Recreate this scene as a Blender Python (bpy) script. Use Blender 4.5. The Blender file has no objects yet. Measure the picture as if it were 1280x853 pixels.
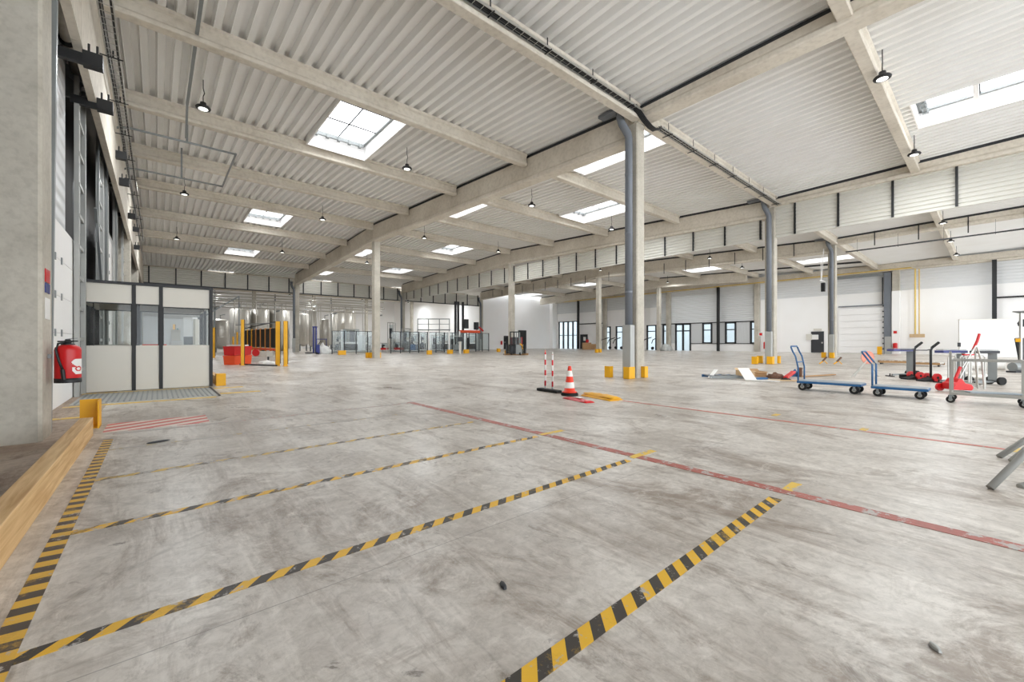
import bpy, bmesh, math, random
from mathutils import Vector, Matrix
random.seed(7)
PI = math.pi
S = bpy.context.scene
COL = S.collection
# ------------------------------------------------------------------ camera numbers (metres; x = across the bays, y = along the girders)
F = 516.4; CX = 640.0; YH = 427.7; H = 1.1
AR, AD = -0.6517, 0.7585
BR, BD = 0.7585, 0.6517
def ray(x): return (x - CX) / F
def W(x, y, z=0.0):
    r = ray(x); d = F * (H - z) / (y - YH)
    return Vector((d * (BD + BR * r), d * (AD + AR * r), z))
def onX(x, y, X):
    r = ray(x); d = X / (BD + BR * r)
    return Vector((X, d * (AD + AR * r), H - (y - YH) / F * d))
def onY(x, y, Y):
    r = ray(x); d = Y / (AD + AR * r)
    return Vector((d * (BD + BR * r), Y, H - (y - YH) / F * d))
# ------------------------------------------------------------------ materials
def newmat(name):
    m = bpy.data.materials.new(name); m.use_nodes = True
    nt = m.node_tree
    return m, nt, nt.nodes['Principled BSDF']
def lin(c): return tuple(((v / 255.0) / 12.92 if v / 255.0 <= 0.04045 else ((v / 255.0 + 0.055) / 1.055) ** 2.4) for v in c) + (1.0,)
def mat(name, rgb, rough=0.55, metal=0.0, var=0.0, scale=3.0, bump=0.0, spec=None):
    m, nt, b = newmat(name)
    b.inputs['Base Color'].default_value = lin(rgb)
    b.inputs['Roughness'].default_value = rough
    b.inputs['Metallic'].default_value = metal
    if spec is not None: b.inputs['Specular IOR Level'].default_value = spec
    tc = nt.nodes.new('ShaderNodeTexCoord')
    n = nt.nodes.new('ShaderNodeTexNoise'); n.inputs['Scale'].default_value = scale; n.inputs['Detail'].default_value = 5
    nt.links.new(tc.outputs['Object'], n.inputs['Vector'])
    mx = nt.nodes.new('ShaderNodeMix'); mx.data_type = 'RGBA'
    c = lin(rgb); k = 1 - (var or 0.04)
    mx.inputs[6].default_value = (c[0] * k, c[1] * k * 0.98, c[2] * k * 0.95, 1)
    mx.inputs[7].default_value = (min(1, c[0] * (2 - k)), min(1, c[1] * (2 - k)), min(1, c[2] * (2 - k)), 1)
    nt.links.new(n.outputs['Fac'], mx.inputs[0]); nt.links.new(mx.outputs[2], b.inputs['Base Color'])
    if bump:
        bp = nt.nodes.new('ShaderNodeBump'); bp.inputs['Strength'].default_value = bump; bp.inputs['Distance'].default_value = 0.01
        nt.links.new(n.outputs['Fac'], bp.inputs['Height']); nt.links.new(bp.outputs['Normal'], b.inputs['Normal'])
    return m
def concrete(name, a, b_, scale=1.2, rough=0.75, stain=None):
    m, nt, b = newmat(name); L = nt.links.new
    tc = nt.nodes.new('ShaderNodeTexCoord')
    n1 = nt.nodes.new('ShaderNodeTexNoise'); n1.inputs['Scale'].default_value = scale; n1.inputs['Detail'].default_value = 8; n1.inputs['Roughness'].default_value = 0.62
    n2 = nt.nodes.new('ShaderNodeTexNoise'); n2.inputs['Scale'].default_value = scale * 14; n2.inputs['Detail'].default_value = 4
    L(tc.outputs['Object'], n1.inputs['Vector']); L(tc.outputs['Object'], n2.inputs['Vector'])
    r = nt.nodes.new('ShaderNodeValToRGB'); r.color_ramp.elements[0].position = 0.3; r.color_ramp.elements[1].position = 0.7
    r.color_ramp.elements[0].color = lin(a); r.color_ramp.elements[1].color = lin(b_)
    L(n1.outputs['Fac'], r.inputs['Fac'])
    mx = nt.nodes.new('ShaderNodeMix'); mx.data_type = 'RGBA'; mx.blend_type = 'MULTIPLY'; mx.inputs[0].default_value = 0.35
    r2 = nt.nodes.new('ShaderNodeValToRGB'); r2.color_ramp.elements[0].position = 0.25; r2.color_ramp.elements[1].position = 0.55
    r2.color_ramp.elements[0].color = (0.55, 0.53, 0.5, 1); r2.color_ramp.elements[1].color = (1, 1, 1, 1)
    L(n2.outputs['Fac'], r2.inputs['Fac']); L(r.outputs['Color'], mx.inputs[6]); L(r2.outputs['Color'], mx.inputs[7])
    L(mx.outputs[2], b.inputs['Base Color']); b.inputs['Roughness'].default_value = rough
    bp = nt.nodes.new('ShaderNodeBump'); bp.inputs['Strength'].default_value = 0.25; bp.inputs['Distance'].default_value = 0.01
    L(n2.outputs['Fac'], bp.inputs['Height']); L(bp.outputs['Normal'], b.inputs['Normal'])
    return m
def emit(name, rgb, s):
    m, nt, b = newmat(name)
    b.inputs['Base Color'].default_value = lin(rgb); b.inputs['Emission Color'].default_value = lin(rgb); b.inputs['Emission Strength'].default_value = s
    return m
def glass(name, rgb, alpha=0.12, rough=0.05):
    m, nt, b = newmat(name); L = nt.links.new
    t = nt.nodes.new('ShaderNodeBsdfTransparent'); t.inputs['Color'].default_value = lin(rgb)
    g = nt.nodes.new('ShaderNodeBsdfGlossy'); g.inputs['Roughness'].default_value = rough
    mx = nt.nodes.new('ShaderNodeMixShader'); mx.inputs[0].default_value = alpha
    L(t.outputs[0], mx.inputs[1]); L(g.outputs[0], mx.inputs[2]); L(mx.outputs[0], nt.nodes['Material Output'].inputs['Surface'])
    return m
def floor_mat(name, c_light, c_mid, c_dark, rough0):
    m, nt, b = newmat(name); L = nt.links.new; N = nt.nodes.new
    tc = N('ShaderNodeTexCoord')
    def noise(sc, det, rg=0.6, scl=(1, 1, 1), rot=0.0, dist=0.0, off=(0, 0, 0)):
        mp = N('ShaderNodeMapping'); mp.inputs['Scale'].default_value = scl; mp.inputs['Rotation'].default_value = (0, 0, rot); mp.inputs['Location'].default_value = off
        n = N('ShaderNodeTexNoise'); n.inputs['Scale'].default_value = sc; n.inputs['Detail'].default_value = det; n.inputs['Roughness'].default_value = rg; n.inputs['Distortion'].default_value = dist
        L(tc.outputs['Object'], mp.inputs['Vector']); L(mp.outputs['Vector'], n.inputs['Vector']); return n.outputs['Fac']
    def ramp(f, p0, p1, c0=(0, 0, 0, 1), c1=(1, 1, 1, 1)):
        r = N('ShaderNodeValToRGB'); r.color_ramp.elements[0].position = p0; r.color_ramp.elements[1].position = p1
        r.color_ramp.elements[0].color = c0; r.color_ramp.elements[1].color = c1; L(f, r.inputs['Fac']); return r.outputs['Color']
    def mix(f, a, bb, blend='MIX'):
        x = N('ShaderNodeMix'); x.data_type = 'RGBA'; x.blend_type = blend
        if isinstance(f, float): x.inputs[0].default_value = f
        else: L(f, x.inputs[0])
        if isinstance(a, tuple): x.inputs[6].default_value = a
        else: L(a, x.inputs[6])
        if isinstance(bb, tuple): x.inputs[7].default_value = bb
        else: L(bb, x.inputs[7])
        return x.outputs[2]
    c = mix(ramp(noise(0.7, 10, 0.72, dist=0.5), 0.40, 0.60), lin(c_mid), lin(c_light))
    # broad grey-brown stains
    c = mix(ramp(noise(0.8, 12, 0.76, (1.5, 0.9, 1), 0.0, 1.2, (3, 7, 0)), 0.515, 0.61, (0, 0, 0, 1), (0.72, 0.72, 0.72, 1)), c, lin(c_dark))
    c = mix(ramp(noise(2.0, 12, 0.78, (1.6, 0.7, 1), 0.1, 0.9, (13, 2, 0)), 0.56, 0.64, (0, 0, 0, 1), (0.6, 0.6, 0.6, 1)), c, lin(tuple(int(v * .86) for v in c_dark)))
    # tyre and sweeping streaks, two directions
    c = mix(ramp(noise(1.0, 9, 0.75, (4.6, 0.7, 1), 0.06, 0.4), 0.53, 0.66, (0, 0, 0, 1), (0.6, 0.6, 0.6, 1)), c, lin(c_dark))
    c = mix(ramp(noise(1.3, 9, 0.75, (0.7, 4.0, 1), 0.9, 0.5, (2, 5, 0)), 0.57, 0.70, (0, 0, 0, 1), (0.45, 0.45, 0.45, 1)), c, lin(c_dark))
    c = mix(ramp(noise(1.6, 9, 0.75, (5.5, 0.5, 1), -0.08, 0.3, (9, 1, 0)), 0.52, 0.70, (0, 0, 0, 1), (0.6, 0.6, 0.6, 1)), c, lin(tuple(min(255, v + 16) for v in c_light)))
    # chalky pale patches and worn grain
    c = mix(ramp(noise(2.6, 12, 0.8, dist=1.5, off=(1, 8, 0)), 0.55, 0.68, (0, 0, 0, 1), (0.7, 0.7, 0.7, 1)), c, lin(tuple(min(255, v + 14) for v in c_light)))
    sp = ramp(noise(14, 10, 0.8, dist=0.5), 0.36, 0.56, (0.70, 0.69, 0.67, 1), (1.05, 1.05, 1.05, 1))
    c = mix(0.75, c, sp, 'MULTIPLY')
    bl = ramp(noise(2.1, 7, 0.65, dist=1.6, off=(5, 2, 0)), 0.68, 0.72, (0, 0, 0, 1), (0.75, 0.75, 0.75, 1))
    c = mix(bl, c, lin((104, 95, 88)))
    # hairline cracks and saw-cut joints of the slab
    vo = N('ShaderNodeTexVoronoi'); vo.feature = 'DISTANCE_TO_EDGE'; vo.inputs['Scale'].default_value = 0.33
    dm = N('ShaderNodeTexNoise'); dm.inputs['Scale'].default_value = 1.5; dm.inputs['Detail'].default_value = 6
    L(tc.outputs['Object'], dm.inputs['Vector']); am = N('ShaderNodeMix'); am.data_type = 'RGBA'; am.inputs[0].default_value = 0.35
    L(tc.outputs['Object'], am.inputs[6]); L(dm.outputs['Color'], am.inputs[7]); L(am.outputs[2], vo.inputs['Vector'])
    c = mix(ramp(vo.outputs['Distance'], 0.0, 0.003, (0.16, 0.16, 0.16, 1), (0, 0, 0, 1)), c, lin((96, 90, 86)))
    sx = N('ShaderNodeSeparateXYZ'); L(tc.outputs['Object'], sx.inputs[0])
    for k, (per, ofs) in enumerate(((6.1, 3.9), (5.03, 1.95))):
        a_ = N('ShaderNodeMath'); a_.operation = 'ADD'; L(sx.outputs[k], a_.inputs[0]); a_.inputs[1].default_value = 60 * per - ofs + per / 2
        m_ = N('ShaderNodeMath'); m_.operation = 'MODULO'; L(a_.outputs[0], m_.inputs[0]); m_.inputs[1].default_value = per
        s_ = N('ShaderNodeMath'); s_.operation = 'SUBTRACT'; L(m_.outputs[0], s_.inputs[0]); s_.inputs[1].default_value = per / 2
        b_ = N('ShaderNodeMath'); b_.operation = 'ABSOLUTE'; L(s_.outputs[0], b_.inputs[0])
        l_ = N('ShaderNodeMath'); l_.operation = 'LESS_THAN'; L(b_.outputs[0], l_.inputs[0]); l_.inputs[1].default_value = 0.003
        g_ = N('ShaderNodeMath'); g_.operation = 'MULTIPLY'; L(l_.outputs[0], g_.inputs[0]); g_.inputs[1].default_value = 0.5
        c = mix(g_.outputs[0], c, lin((92, 86, 82)))
    L(c, b.inputs['Base Color'])
    rr = ramp(noise(0.8, 6, 0.6, off=(1, 1, 0)), 0.3, 0.7, (rough0, rough0, rough0, 1), (rough0 + 0.22,) * 3 + (1,))
    L(rr, b.inputs['Roughness'])
    b.inputs['Specular IOR Level'].default_value = 0.45
    bp = N('ShaderNodeBump'); bp.inputs['Strength'].default_value = 0.06; bp.inputs['Distance'].default_value = 0.01
    L(noise(25, 5), bp.inputs['Height']); L(bp.outputs['Normal'], b.inputs['Normal'])
    return m
def tape_mat(name, c1, c2, period, axis, wear, slant=0.0, floor=(176, 171, 166)):
    """striped adhesive tape; worn patches show the floor's colour through"""
    m, nt, b = newmat(name); L = nt.links.new; N = nt.nodes.new
    tc = N('ShaderNodeTexCoord'); sx = N('ShaderNodeSeparateXYZ'); L(tc.outputs['Object'], sx.inputs[0])
    main, other = (0, 1) if axis == 'x' else (1, 0)
    a = N('ShaderNodeMath'); a.operation = 'MULTIPLY_ADD'; L(sx.outputs[other], a.inputs[0]); a.inputs[1].default_value = slant; L(sx.outputs[main], a.inputs[2])
    d = N('ShaderNodeMath'); d.operation = 'DIVIDE'; L(a.outputs[0], d.inputs[0]); d.inputs[1].default_value = period
    f = N('ShaderNodeMath'); f.operation = 'FRACT'; L(d.outputs[0], f.inputs[0])
    g = N('ShaderNodeMath'); g.operation = 'GREATER_THAN'; L(f.outputs[0], g.inputs[0]); g.inputs[1].default_value = 0.5
    mx = N('ShaderNodeMix'); mx.data_type = 'RGBA'; L(g.outputs[0], mx.inputs[0]); mx.inputs[6].default_value = lin(c1); mx.inputs[7].default_value = lin(c2)
    if c1 != c2:
        n0 = N('ShaderNodeTexNoise'); n0.inputs['Scale'].default_value = 3.5; n0.inputs['Detail'].default_value = 9; n0.inputs['Roughness'].default_value = 0.8; L(tc.outputs['Object'], n0.inputs['Vector'])
        r0 = N('ShaderNodeValToRGB'); r0.color_ramp.elements[0].position = max(.3, 0.62 - wear * .8); r0.color_ramp.elements[1].position = max(.35, 0.70 - wear * .8); r0.color_ramp.elements[1].color = (.8, .8, .8, 1); L(n0.outputs['Fac'], r0.inputs['Fac'])
        m0 = N('ShaderNodeMix'); m0.data_type = 'RGBA'; L(r0.outputs['Color'], m0.inputs[0]); L(mx.outputs[2], m0.inputs[6]); m0.inputs[7].default_value = lin(tuple(int(v * .9) for v in c1)); mx = m0
    n = N('ShaderNodeTexNoise'); n.inputs['Scale'].default_value = 9; n.inputs['Detail'].default_value = 8; n.inputs['Roughness'].default_value = 0.75; L(tc.outputs['Object'], n.inputs['Vector'])
    r = N('ShaderNodeValToRGB'); r.color_ramp.elements[0].position = max(0.0, 0.66 - wear); r.color_ramp.elements[1].position = max(0.05, 0.71 - wear); L(n.outputs['Fac'], r.inputs['Fac'])
    m2 = N('ShaderNodeMix'); m2.data_type = 'RGBA'; L(r.outputs['Color'], m2.inputs[0]); L(mx.outputs[2], m2.inputs[6]); m2.inputs[7].default_value = lin(floor)
    L(m2.outputs[2], b.inputs['Base Color']); b.inputs['Roughness'].default_value = 0.5
    return m

M = dict(
    floor=floor_mat('floor_concrete', (214, 208, 200), (179, 171, 162), (134, 118, 103), 0.26),
    floor2=floor_mat('floor_concrete_dirty_shaded', (188, 170, 152), (160, 138, 120), (120, 98, 82), 0.5),
    col=concrete('column_concrete', (172, 166, 153), (206, 200, 187)),
    beam=concrete('beam_concrete', (205, 196, 181), (231, 224, 211), 0.6),
    deck=mat('roof_deck', (243, 243, 242), 0.45, 0.0, 0.05, 0.8),
    white=mat('white_paint', (250, 250, 250), 0.6, 0, 0.03, 0.6),
    clad=None,
    grey=mat('galvanised', (140, 145, 146), 0.45, 0.25, 0.12, 4),
    pipe=mat('grey_plastic', (116, 122, 131), 0.45, 0.0, 0.06, 3),
    guard=mat('guard_box', (176, 178, 176), 0.5, 0.2, 0.06, 3),
    black=mat('black_metal', (30, 31, 33), 0.5, 0.0, 0.1, 4),
    dark=mat('charcoal', (52, 54, 58), 0.6, 0.0, 0.1, 2),
    rubber=mat('rubber', (24, 24, 24), 0.8),
    yellow=mat('yellow_paint', (240, 178, 18), 0.5, 0.0, 0.08, 5),
    red=mat('red_paint', (205, 22, 26), 0.35, 0, 0.05, 6),
    orange=mat('orange_plastic', (240, 84, 34), 0.45, 0, 0.05, 6),
    blue=mat('blue_steel', (34, 92, 142), 0.45, 0.0, 0.08, 5),
    part=mat('partition_white', (238, 238, 237), 0.6, 0, 0.03, 0.6),
    violet=mat('violet_board', (72, 78, 132), 0.5, 0, 0.08, 6),
    navy=mat('navy_paint', (26, 42, 120), 0.4, 0, 0.05, 5),
    steel=mat('stainless', (204, 200, 192), 0.38, 0.45, 0.06, 2),
    alu=mat('aluminium', (190, 190, 186), 0.35, 0.7, 0.06, 3),
    booth=mat('booth_panel', (222, 219, 210), 0.5, 0, 0.02, 1),
    wood=None,
    card=mat('cardboard', (176, 140, 100), 0.8, 0, 0.1, 5),
    tan=mat('kraft_sheet', (204, 176, 138), 0.8, 0, 0.1, 5),
    glass=glass('clear_glass', (248, 250, 250), 0.02),
    bluegl=glass('tinted_guard_panel', (234, 239, 240), 0.05, 0.15),
    sky=emit('skylight_dome', (250, 252, 255), 3.4),
    lampface=emit('lamp_lens', (255, 255, 250), 1.6),
    paper=mat('paper_white', (238, 238, 236), 0.7),
    brown=mat('brown_cloth', (104, 74, 58), 0.85, 0, 0.2, 8),
    teal=mat('teal_cloth', (30, 140, 118), 0.8, 0, 0.1, 8),
    trolley_top=mat('grey_deck_board', (150, 160, 168), 0.55, 0, 0.08, 6),
    salmon=mat('salmon_disc', (226, 150, 130), 0.6, 0, 0.05, 6),
)
def cladding(name, rgb, pitch, vertical=False):
    m, nt, b = newmat(name); L = nt.links.new; N = nt.nodes.new
    b.inputs['Base Color'].default_value = lin(rgb); b.inputs['Roughness'].default_value = 0.5
    tc = N('ShaderNodeTexCoord'); sx = N('ShaderNodeSeparateXYZ'); L(tc.outputs['Object'], sx.inputs[0])
    mth = N('ShaderNodeMath'); mth.operation = 'MULTIPLY'; mth.inputs[1].default_value = 2 * PI / pitch
    if vertical:
        ad = N('ShaderNodeMath'); ad.operation = 'ADD'; L(sx.outputs[0], ad.inputs[0]); L(sx.outputs[1], ad.inputs[1]); L(ad.outputs[0], mth.inputs[0])
    else: L(sx.outputs[2], mth.inputs[0])
    sn = N('ShaderNodeMath'); sn.operation = 'SINE'; L(mth.outputs[0], sn.inputs[0])
    bp = N('ShaderNodeBump'); bp.inputs['Strength'].default_value = 0.5; bp.inputs['Distance'].default_value = 0.03
    L(sn.outputs[0], bp.inputs['Height']); L(bp.outputs['Normal'], b.inputs['Normal'])
    return m
M['clad'] = cladding('grey_cladding', (222, 224, 225), 0.25)
M['cladv'] = cladding('grey_cladding_vertical', (218, 220, 221), 0.12, True)
M['curtain'] = mat('smoke_curtain_sheet', (216, 215, 208), 0.45, 0, 0.05, 0.8)
def wood_mat():
    m, nt, b = newmat('timber'); L = nt.links.new; N = nt.nodes.new
    tc = N('ShaderNodeTexCoord'); mp = N('ShaderNodeMapping'); mp.inputs['Scale'].default_value = (14, 0.7, 14)
    n = N('ShaderNodeTexNoise'); n.inputs['Scale'].default_value = 2.2; n.inputs['Detail'].default_value = 7; n.inputs['Distortion'].default_value = 0.6
    L(tc.outputs['Object'], mp.inputs['Vector']); L(mp.outputs['Vector'], n.inputs['Vector'])
    r = N('ShaderNodeValToRGB'); r.color_ramp.elements[0].position = 0.3; r.color_ramp.elements[1].position = 0.7
    r.color_ramp.elements[0].color = lin((196, 152, 98)); r.color_ramp.elements[1].color = lin((232, 198, 146)); L(n.outputs['Fac'], r.inputs['Fac'])
    L(r.outputs['Color'], b.inputs['Base Color']); b.inputs['Roughness'].default_value = 0.65
    return m
M['wood'] = wood_mat()
def banded(name, c1, c2, period, off=0.0):
    """rings of two colours up an upright object (cone, marker post)"""
    m, nt, b = newmat(name); L = nt.links.new; N = nt.nodes.new
    tc = N('ShaderNodeTexCoord'); sx = N('ShaderNodeSeparateXYZ'); L(tc.outputs['Object'], sx.inputs[0])
    a = N('ShaderNodeMath'); a.operation = 'ADD'; L(sx.outputs[2], a.inputs[0]); a.inputs[1].default_value = off
    d = N('ShaderNodeMath'); d.operation = 'DIVIDE'; L(a.outputs[0], d.inputs[0]); d.inputs[1].default_value = period
    f = N('ShaderNodeMath'); f.operation = 'FRACT'; L(d.outputs[0], f.inputs[0])
    g = N('ShaderNodeMath'); g.operation = 'GREATER_THAN'; L(f.outputs[0], g.inputs[0]); g.inputs[1].default_value = 0.5
    mx = N('ShaderNodeMix'); mx.data_type = 'RGBA'; L(g.outputs[0], mx.inputs[0]); mx.inputs[6].default_value = lin(c1); mx.inputs[7].default_value = lin(c2)
    L(mx.outputs[2], b.inputs['Base Color']); b.inputs['Roughness'].default_value = 0.45
    return m
M['cone'] = banded('cone_bands', (240, 236, 230), (236, 62, 34), 0.236, 0.08)
M['post'] = banded('post_bands', (236, 234, 232), (206, 26, 40), 0.235, 0.0)
# ------------------------------------------------------------------ mesh builder
class MB:
    def __init__(s): s.v = []; s.f = []
    def add(s, vs, fs):
        o = len(s.v); s.v += [tuple(v) for v in vs]; s.f += [tuple(i + o for i in f) for f in fs]; return s
    def box(s, x0, x1, y0, y1, z0, z1):
        return s.add([(x0, y0, z0), (x1, y0, z0), (x1, y1, z0), (x0, y1, z0), (x0, y0, z1), (x1, y0, z1), (x1, y1, z1), (x0, y1, z1)],
                     [(0, 3, 2, 1), (4, 5, 6, 7), (0, 1, 5, 4), (1, 2, 6, 5), (2, 3, 7, 6), (3, 0, 4, 7)])
    def bar(s, p, q, w, h=None, up=(0, 0, 1)):
        p, q = Vector(p), Vector(q); h = h or w; a = (q - p).normalized(); u = Vector(up)
        if abs(a.dot(u)) > 0.97: u = Vector((0, 1, 0))
        sx = a.cross(u).normalized() * (w / 2); sy = sx.cross(a).normalized() * (h / 2)
        vs = [c + i * sx + j * sy for c in (p, q) for i, j in ((-1, -1), (1, -1), (1, 1), (-1, 1))]
        return s.add(vs, [(0, 1, 2, 3), (7, 6, 5, 4), (0, 4, 5, 1), (1, 5, 6, 2), (2, 6, 7, 3), (3, 7, 4, 0)])
    def tube(s, pts, r, n=8, r1=None):
        pts = [Vector(p) for p in pts]; k = len(pts); rings = []
        for i, p in enumerate(pts):
            t = (pts[min(i + 1, k - 1)] - pts[max(i - 1, 0)]).normalized()
            u = Vector((0, 0, 1)) if abs(t.z) < 0.9 else Vector((0, 1, 0))
            a = t.cross(u).normalized(); b = t.cross(a).normalized()
            rr = r if r1 is None else r + (r1 - r) * i / (k - 1)
            rings.append([p + rr * (math.cos(2 * PI * j / n) * a + math.sin(2 * PI * j / n) * b) for j in range(n)])
        vs = [v for R in rings for v in R]
        fs = [(i * n + j, i * n + (j + 1) % n, (i + 1) * n + (j + 1) % n, (i + 1) * n + j) for i in range(k - 1) for j in range(n)]
        fs += [tuple(range(n - 1, -1, -1)), tuple((k - 1) * n + j for j in range(n))]
        return s.add(vs, fs)
    def lathe(s, prof, c=(0, 0, 0), n=20, axis='z'):
        vs = []
        for r, h in prof:
            for j in range(n):
                a = 2 * PI * j / n; x, y = r * math.cos(a), r * math.sin(a)
                p = {'z': (x, y, h), 'x': (h, x, y), 'y': (x, h, y)}[axis]
                vs.append((p[0] + c[0], p[1] + c[1], p[2] + c[2]))
        k = len(prof)
        fs = [(i * n + j, i * n + (j + 1) % n, (i + 1) * n + (j + 1) % n, (i + 1) * n + j) for i in range(k - 1) for j in range(n)]
        fs += [tuple(range(n - 1, -1, -1)), tuple((k - 1) * n + j for j in range(n))]
        return s.add(vs, fs)
    def prism(s, prof, p0, p1, ux, uy):
        """extrude a 2-D profile (list of (a,b)) from p0 to p1; profile axes ux, uy"""
        p0, p1, ux, uy = map(Vector, (p0, p1, ux, uy)); n = len(prof)
        vs = [p + a * ux + b * uy for p in (p0, p1) for a, b in prof]
        fs = [(j, (j + 1) % n, n + (j + 1) % n, n + j) for j in range(n)] + [tuple(range(n - 1, -1, -1)), tuple(range(n, 2 * n))]
        return s.add(vs, fs)
    def build(s, name, m, parent=None, world=True, smooth=False, bevel=0.0, kind=None):
        off = Vector((0, 0, 0))
        if parent is not None and world:
            q = parent
            while q is not None: off += q.location; q = q.parent
        me = bpy.data.meshes.new(name)
        me.from_pydata([(v[0] - off.x, v[1] - off.y, v[2] - off.z) for v in s.v], [], s.f)
        bm = bmesh.new(); bm.from_mesh(me); bmesh.ops.recalc_face_normals(bm, faces=bm.faces); bm.to_mesh(me); bm.free()
        if smooth:
            for p in me.polygons: p.use_smooth = len(p.vertices) <= 4
        me.materials.append(m if not isinstance(m, str) else M[m])
        o = bpy.data.objects.new(name, me); COL.objects.link(o)
        if parent is not None: o.parent = parent
        if bevel:
            md = o.modifiers.new('bevel', 'BEVEL'); md.width = bevel; md.segments = 2; md.limit_method = 'ANGLE'
        if kind: o['kind'] = kind
        return o
def B(*a): return MB().box(*a)
def tag(o, label, cat, group=None, kind=None):
    o['label'] = label; o['category'] = cat
    if group: o['group'] = group
    if kind: o['kind'] = kind
    return o
def thing(name, label, cat, loc, group=None, rz=0.0):
    o = bpy.data.objects.new(name, None); COL.objects.link(o); o.location = loc; o.rotation_euler = (0, 0, rz)
    o.empty_display_size = 0.1
    return tag(o, label, cat, group)
def rot(o, rz): o.rotation_euler = (0, 0, rz); return o
def dup(root, loc, label, rz=None, group=None):
    def cp(o, par):
        c = o.copy(); COL.objects.link(c); c.parent = par
        for ch in [x for x in kids.get(o.name, [])]: cp(ch, c)
        return c
    kids = {}
    for x in bpy.data.objects:
        if x.parent: kids.setdefault(x.parent.name, []).append(x)
    r = cp(root, None); r.location = loc; r['label'] = label
    if rz is not None: r.rotation_euler = (0, 0, rz)
    if group: r['group'] = group
    return r
def struct(name, mb, m, parent=None, **k): return mb.build(name, m, parent, kind=None if parent else 'structure', **k)
# ------------------------------------------------------------------ grid
XL = [-1.05, 11.12, 23.3, 35.55, 47.75]
R0, R1, R2 = 7.08, 27.2, 48.3
XW = 51.5
JY = [-12.95, -8.0, -3.0, 2.05, 7.08, 12.1, 17.15, 22.2, 27.35, 32.5, 37.75, 43.0, 48.3]
def zdeck(y):
    if y <= R0: return 8.32 + 0.024 * (R0 - y)
    if y <= R1: return 8.32 + (y - R0) / (R1 - R0) * 0.85
    if y <= R2: return 9.17 - (y - R1) / (R2 - R1) * 0.77
    return 8.40 + 0.03 * (y - R2)
SKY = [  # x0,x1,y0,y1
    (4.3, 6.45, 12.75, 16.8), (4.3, 6.45, 28.2, 31.9), (4.3, 6.45, 38.4, 42.4),
    (11.95, 14.05, 7.75, 11.5), (18.1, 20.3, 12.75, 16.7), (11.95, 14.05, 17.8, 21.6), (18.1, 20.3, 28.2, 31.9),
    (11.95, 14.05, 33.1, 37.0), (18.1, 20.3, 38.4, 42.4), (11.95, 14.05, 43.6, 47.6),
    (17.7, 19.85, -2.5, 1.65), (30.0, 32.2, 33.2, 37.1), (42.6, 44.9, 17.8, 21.6), (43.4, 45.6, 7.75, 11.5), (42.6, 44.9, 33.1, 37.0),
    (42.6, 44.9, 43.6, 47.6), (4.3, 6.45, -7.4, -3.7)]
HALL2 = [(4.0, 6.2, 52.5, 56.5), (14.0, 16.2, 52.5, 56.5), (24.0, 26.2, 52.5, 56.5), (8.0, 10.2, 62, 66), (19.0, 21.2, 62, 66), (29, 31.2, 62, 66)]  # roof openings added over the rear hall to bring in more light
# ------------------------------------------------------------------ floor, outside ground
fl = MB(); fl.box(-0.67, XW + 0.3, -13, 78, -0.3, 0.0)
struct('floor', fl, M['floor'])
struct('floor_left', B(-6, -0.67, -4, 78, -0.3, 0.0), M['floor2'])  # strip's brown dirt and the shade lying on it both put into its colour
# ------------------------------------------------------------------ roof deck
def deck(mb, xa, xb, ya, yb, P=0.333, dp=0.15):
    k0 = math.floor(xa / P) ; xs = []
    k = k0
    while k * P < xb:
        for a, h in ((0.0, 0), (0.010, -.016), (0.022, 0), (0.15, 0), (0.18, dp), (0.30, dp)): xs.append((k * P + a, h))
        k += 1
    xs.append((k * P, 0))
    def hz(x):
        for (a, h), (b, g) in zip(xs, xs[1:]):
            if a <= x <= b: return h + (g - h) * (x - a) / max(1e-6, b - a)
        return 0
    pts = [(xa, hz(xa))] + [p for p in xs if xa + 1e-4 < p[0] < xb - 1e-4] + [(xb, hz(xb))]
    za, zb = zdeck(ya), zdeck(yb); n = len(pts)
    vs = [(x, ya, za + h) for x, h in pts] + [(x, yb, zb + h) for x, h in pts]
    mb.add(vs, [(i, i + 1, n + i + 1, n + i) for i in range(n - 1)])
dm = MB()
def cells(xa, xb, ys, holes):
    for ya, yb in zip(ys, ys[1:]):
        hs = sorted(h for h in holes if h[0] >= xa - .01 and h[1] <= xb + .01 and h[2] >= ya - .01 and h[3] <= yb + .01)
        x = xa
        for h in hs:
            if h[0] > x: deck(dm, x, h[0], ya, yb)
            deck(dm, h[0], h[1], ya, h[2]); deck(dm, h[0], h[1], h[3], yb); x = h[1]
        deck(dm, x, xb, ya, yb)
cells(-1.6, 11.33, JY, SKY); cells(11.33, 23.5, JY, SKY); cells(23.5, 35.76, JY, SKY); cells(35.76, XW + .2, JY, SKY)
cells(-1.6, 36.0, [48.3, 58.0, 68.0, 78.0], HALL2)
struct('ceiling', dm, M['deck'])
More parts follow.
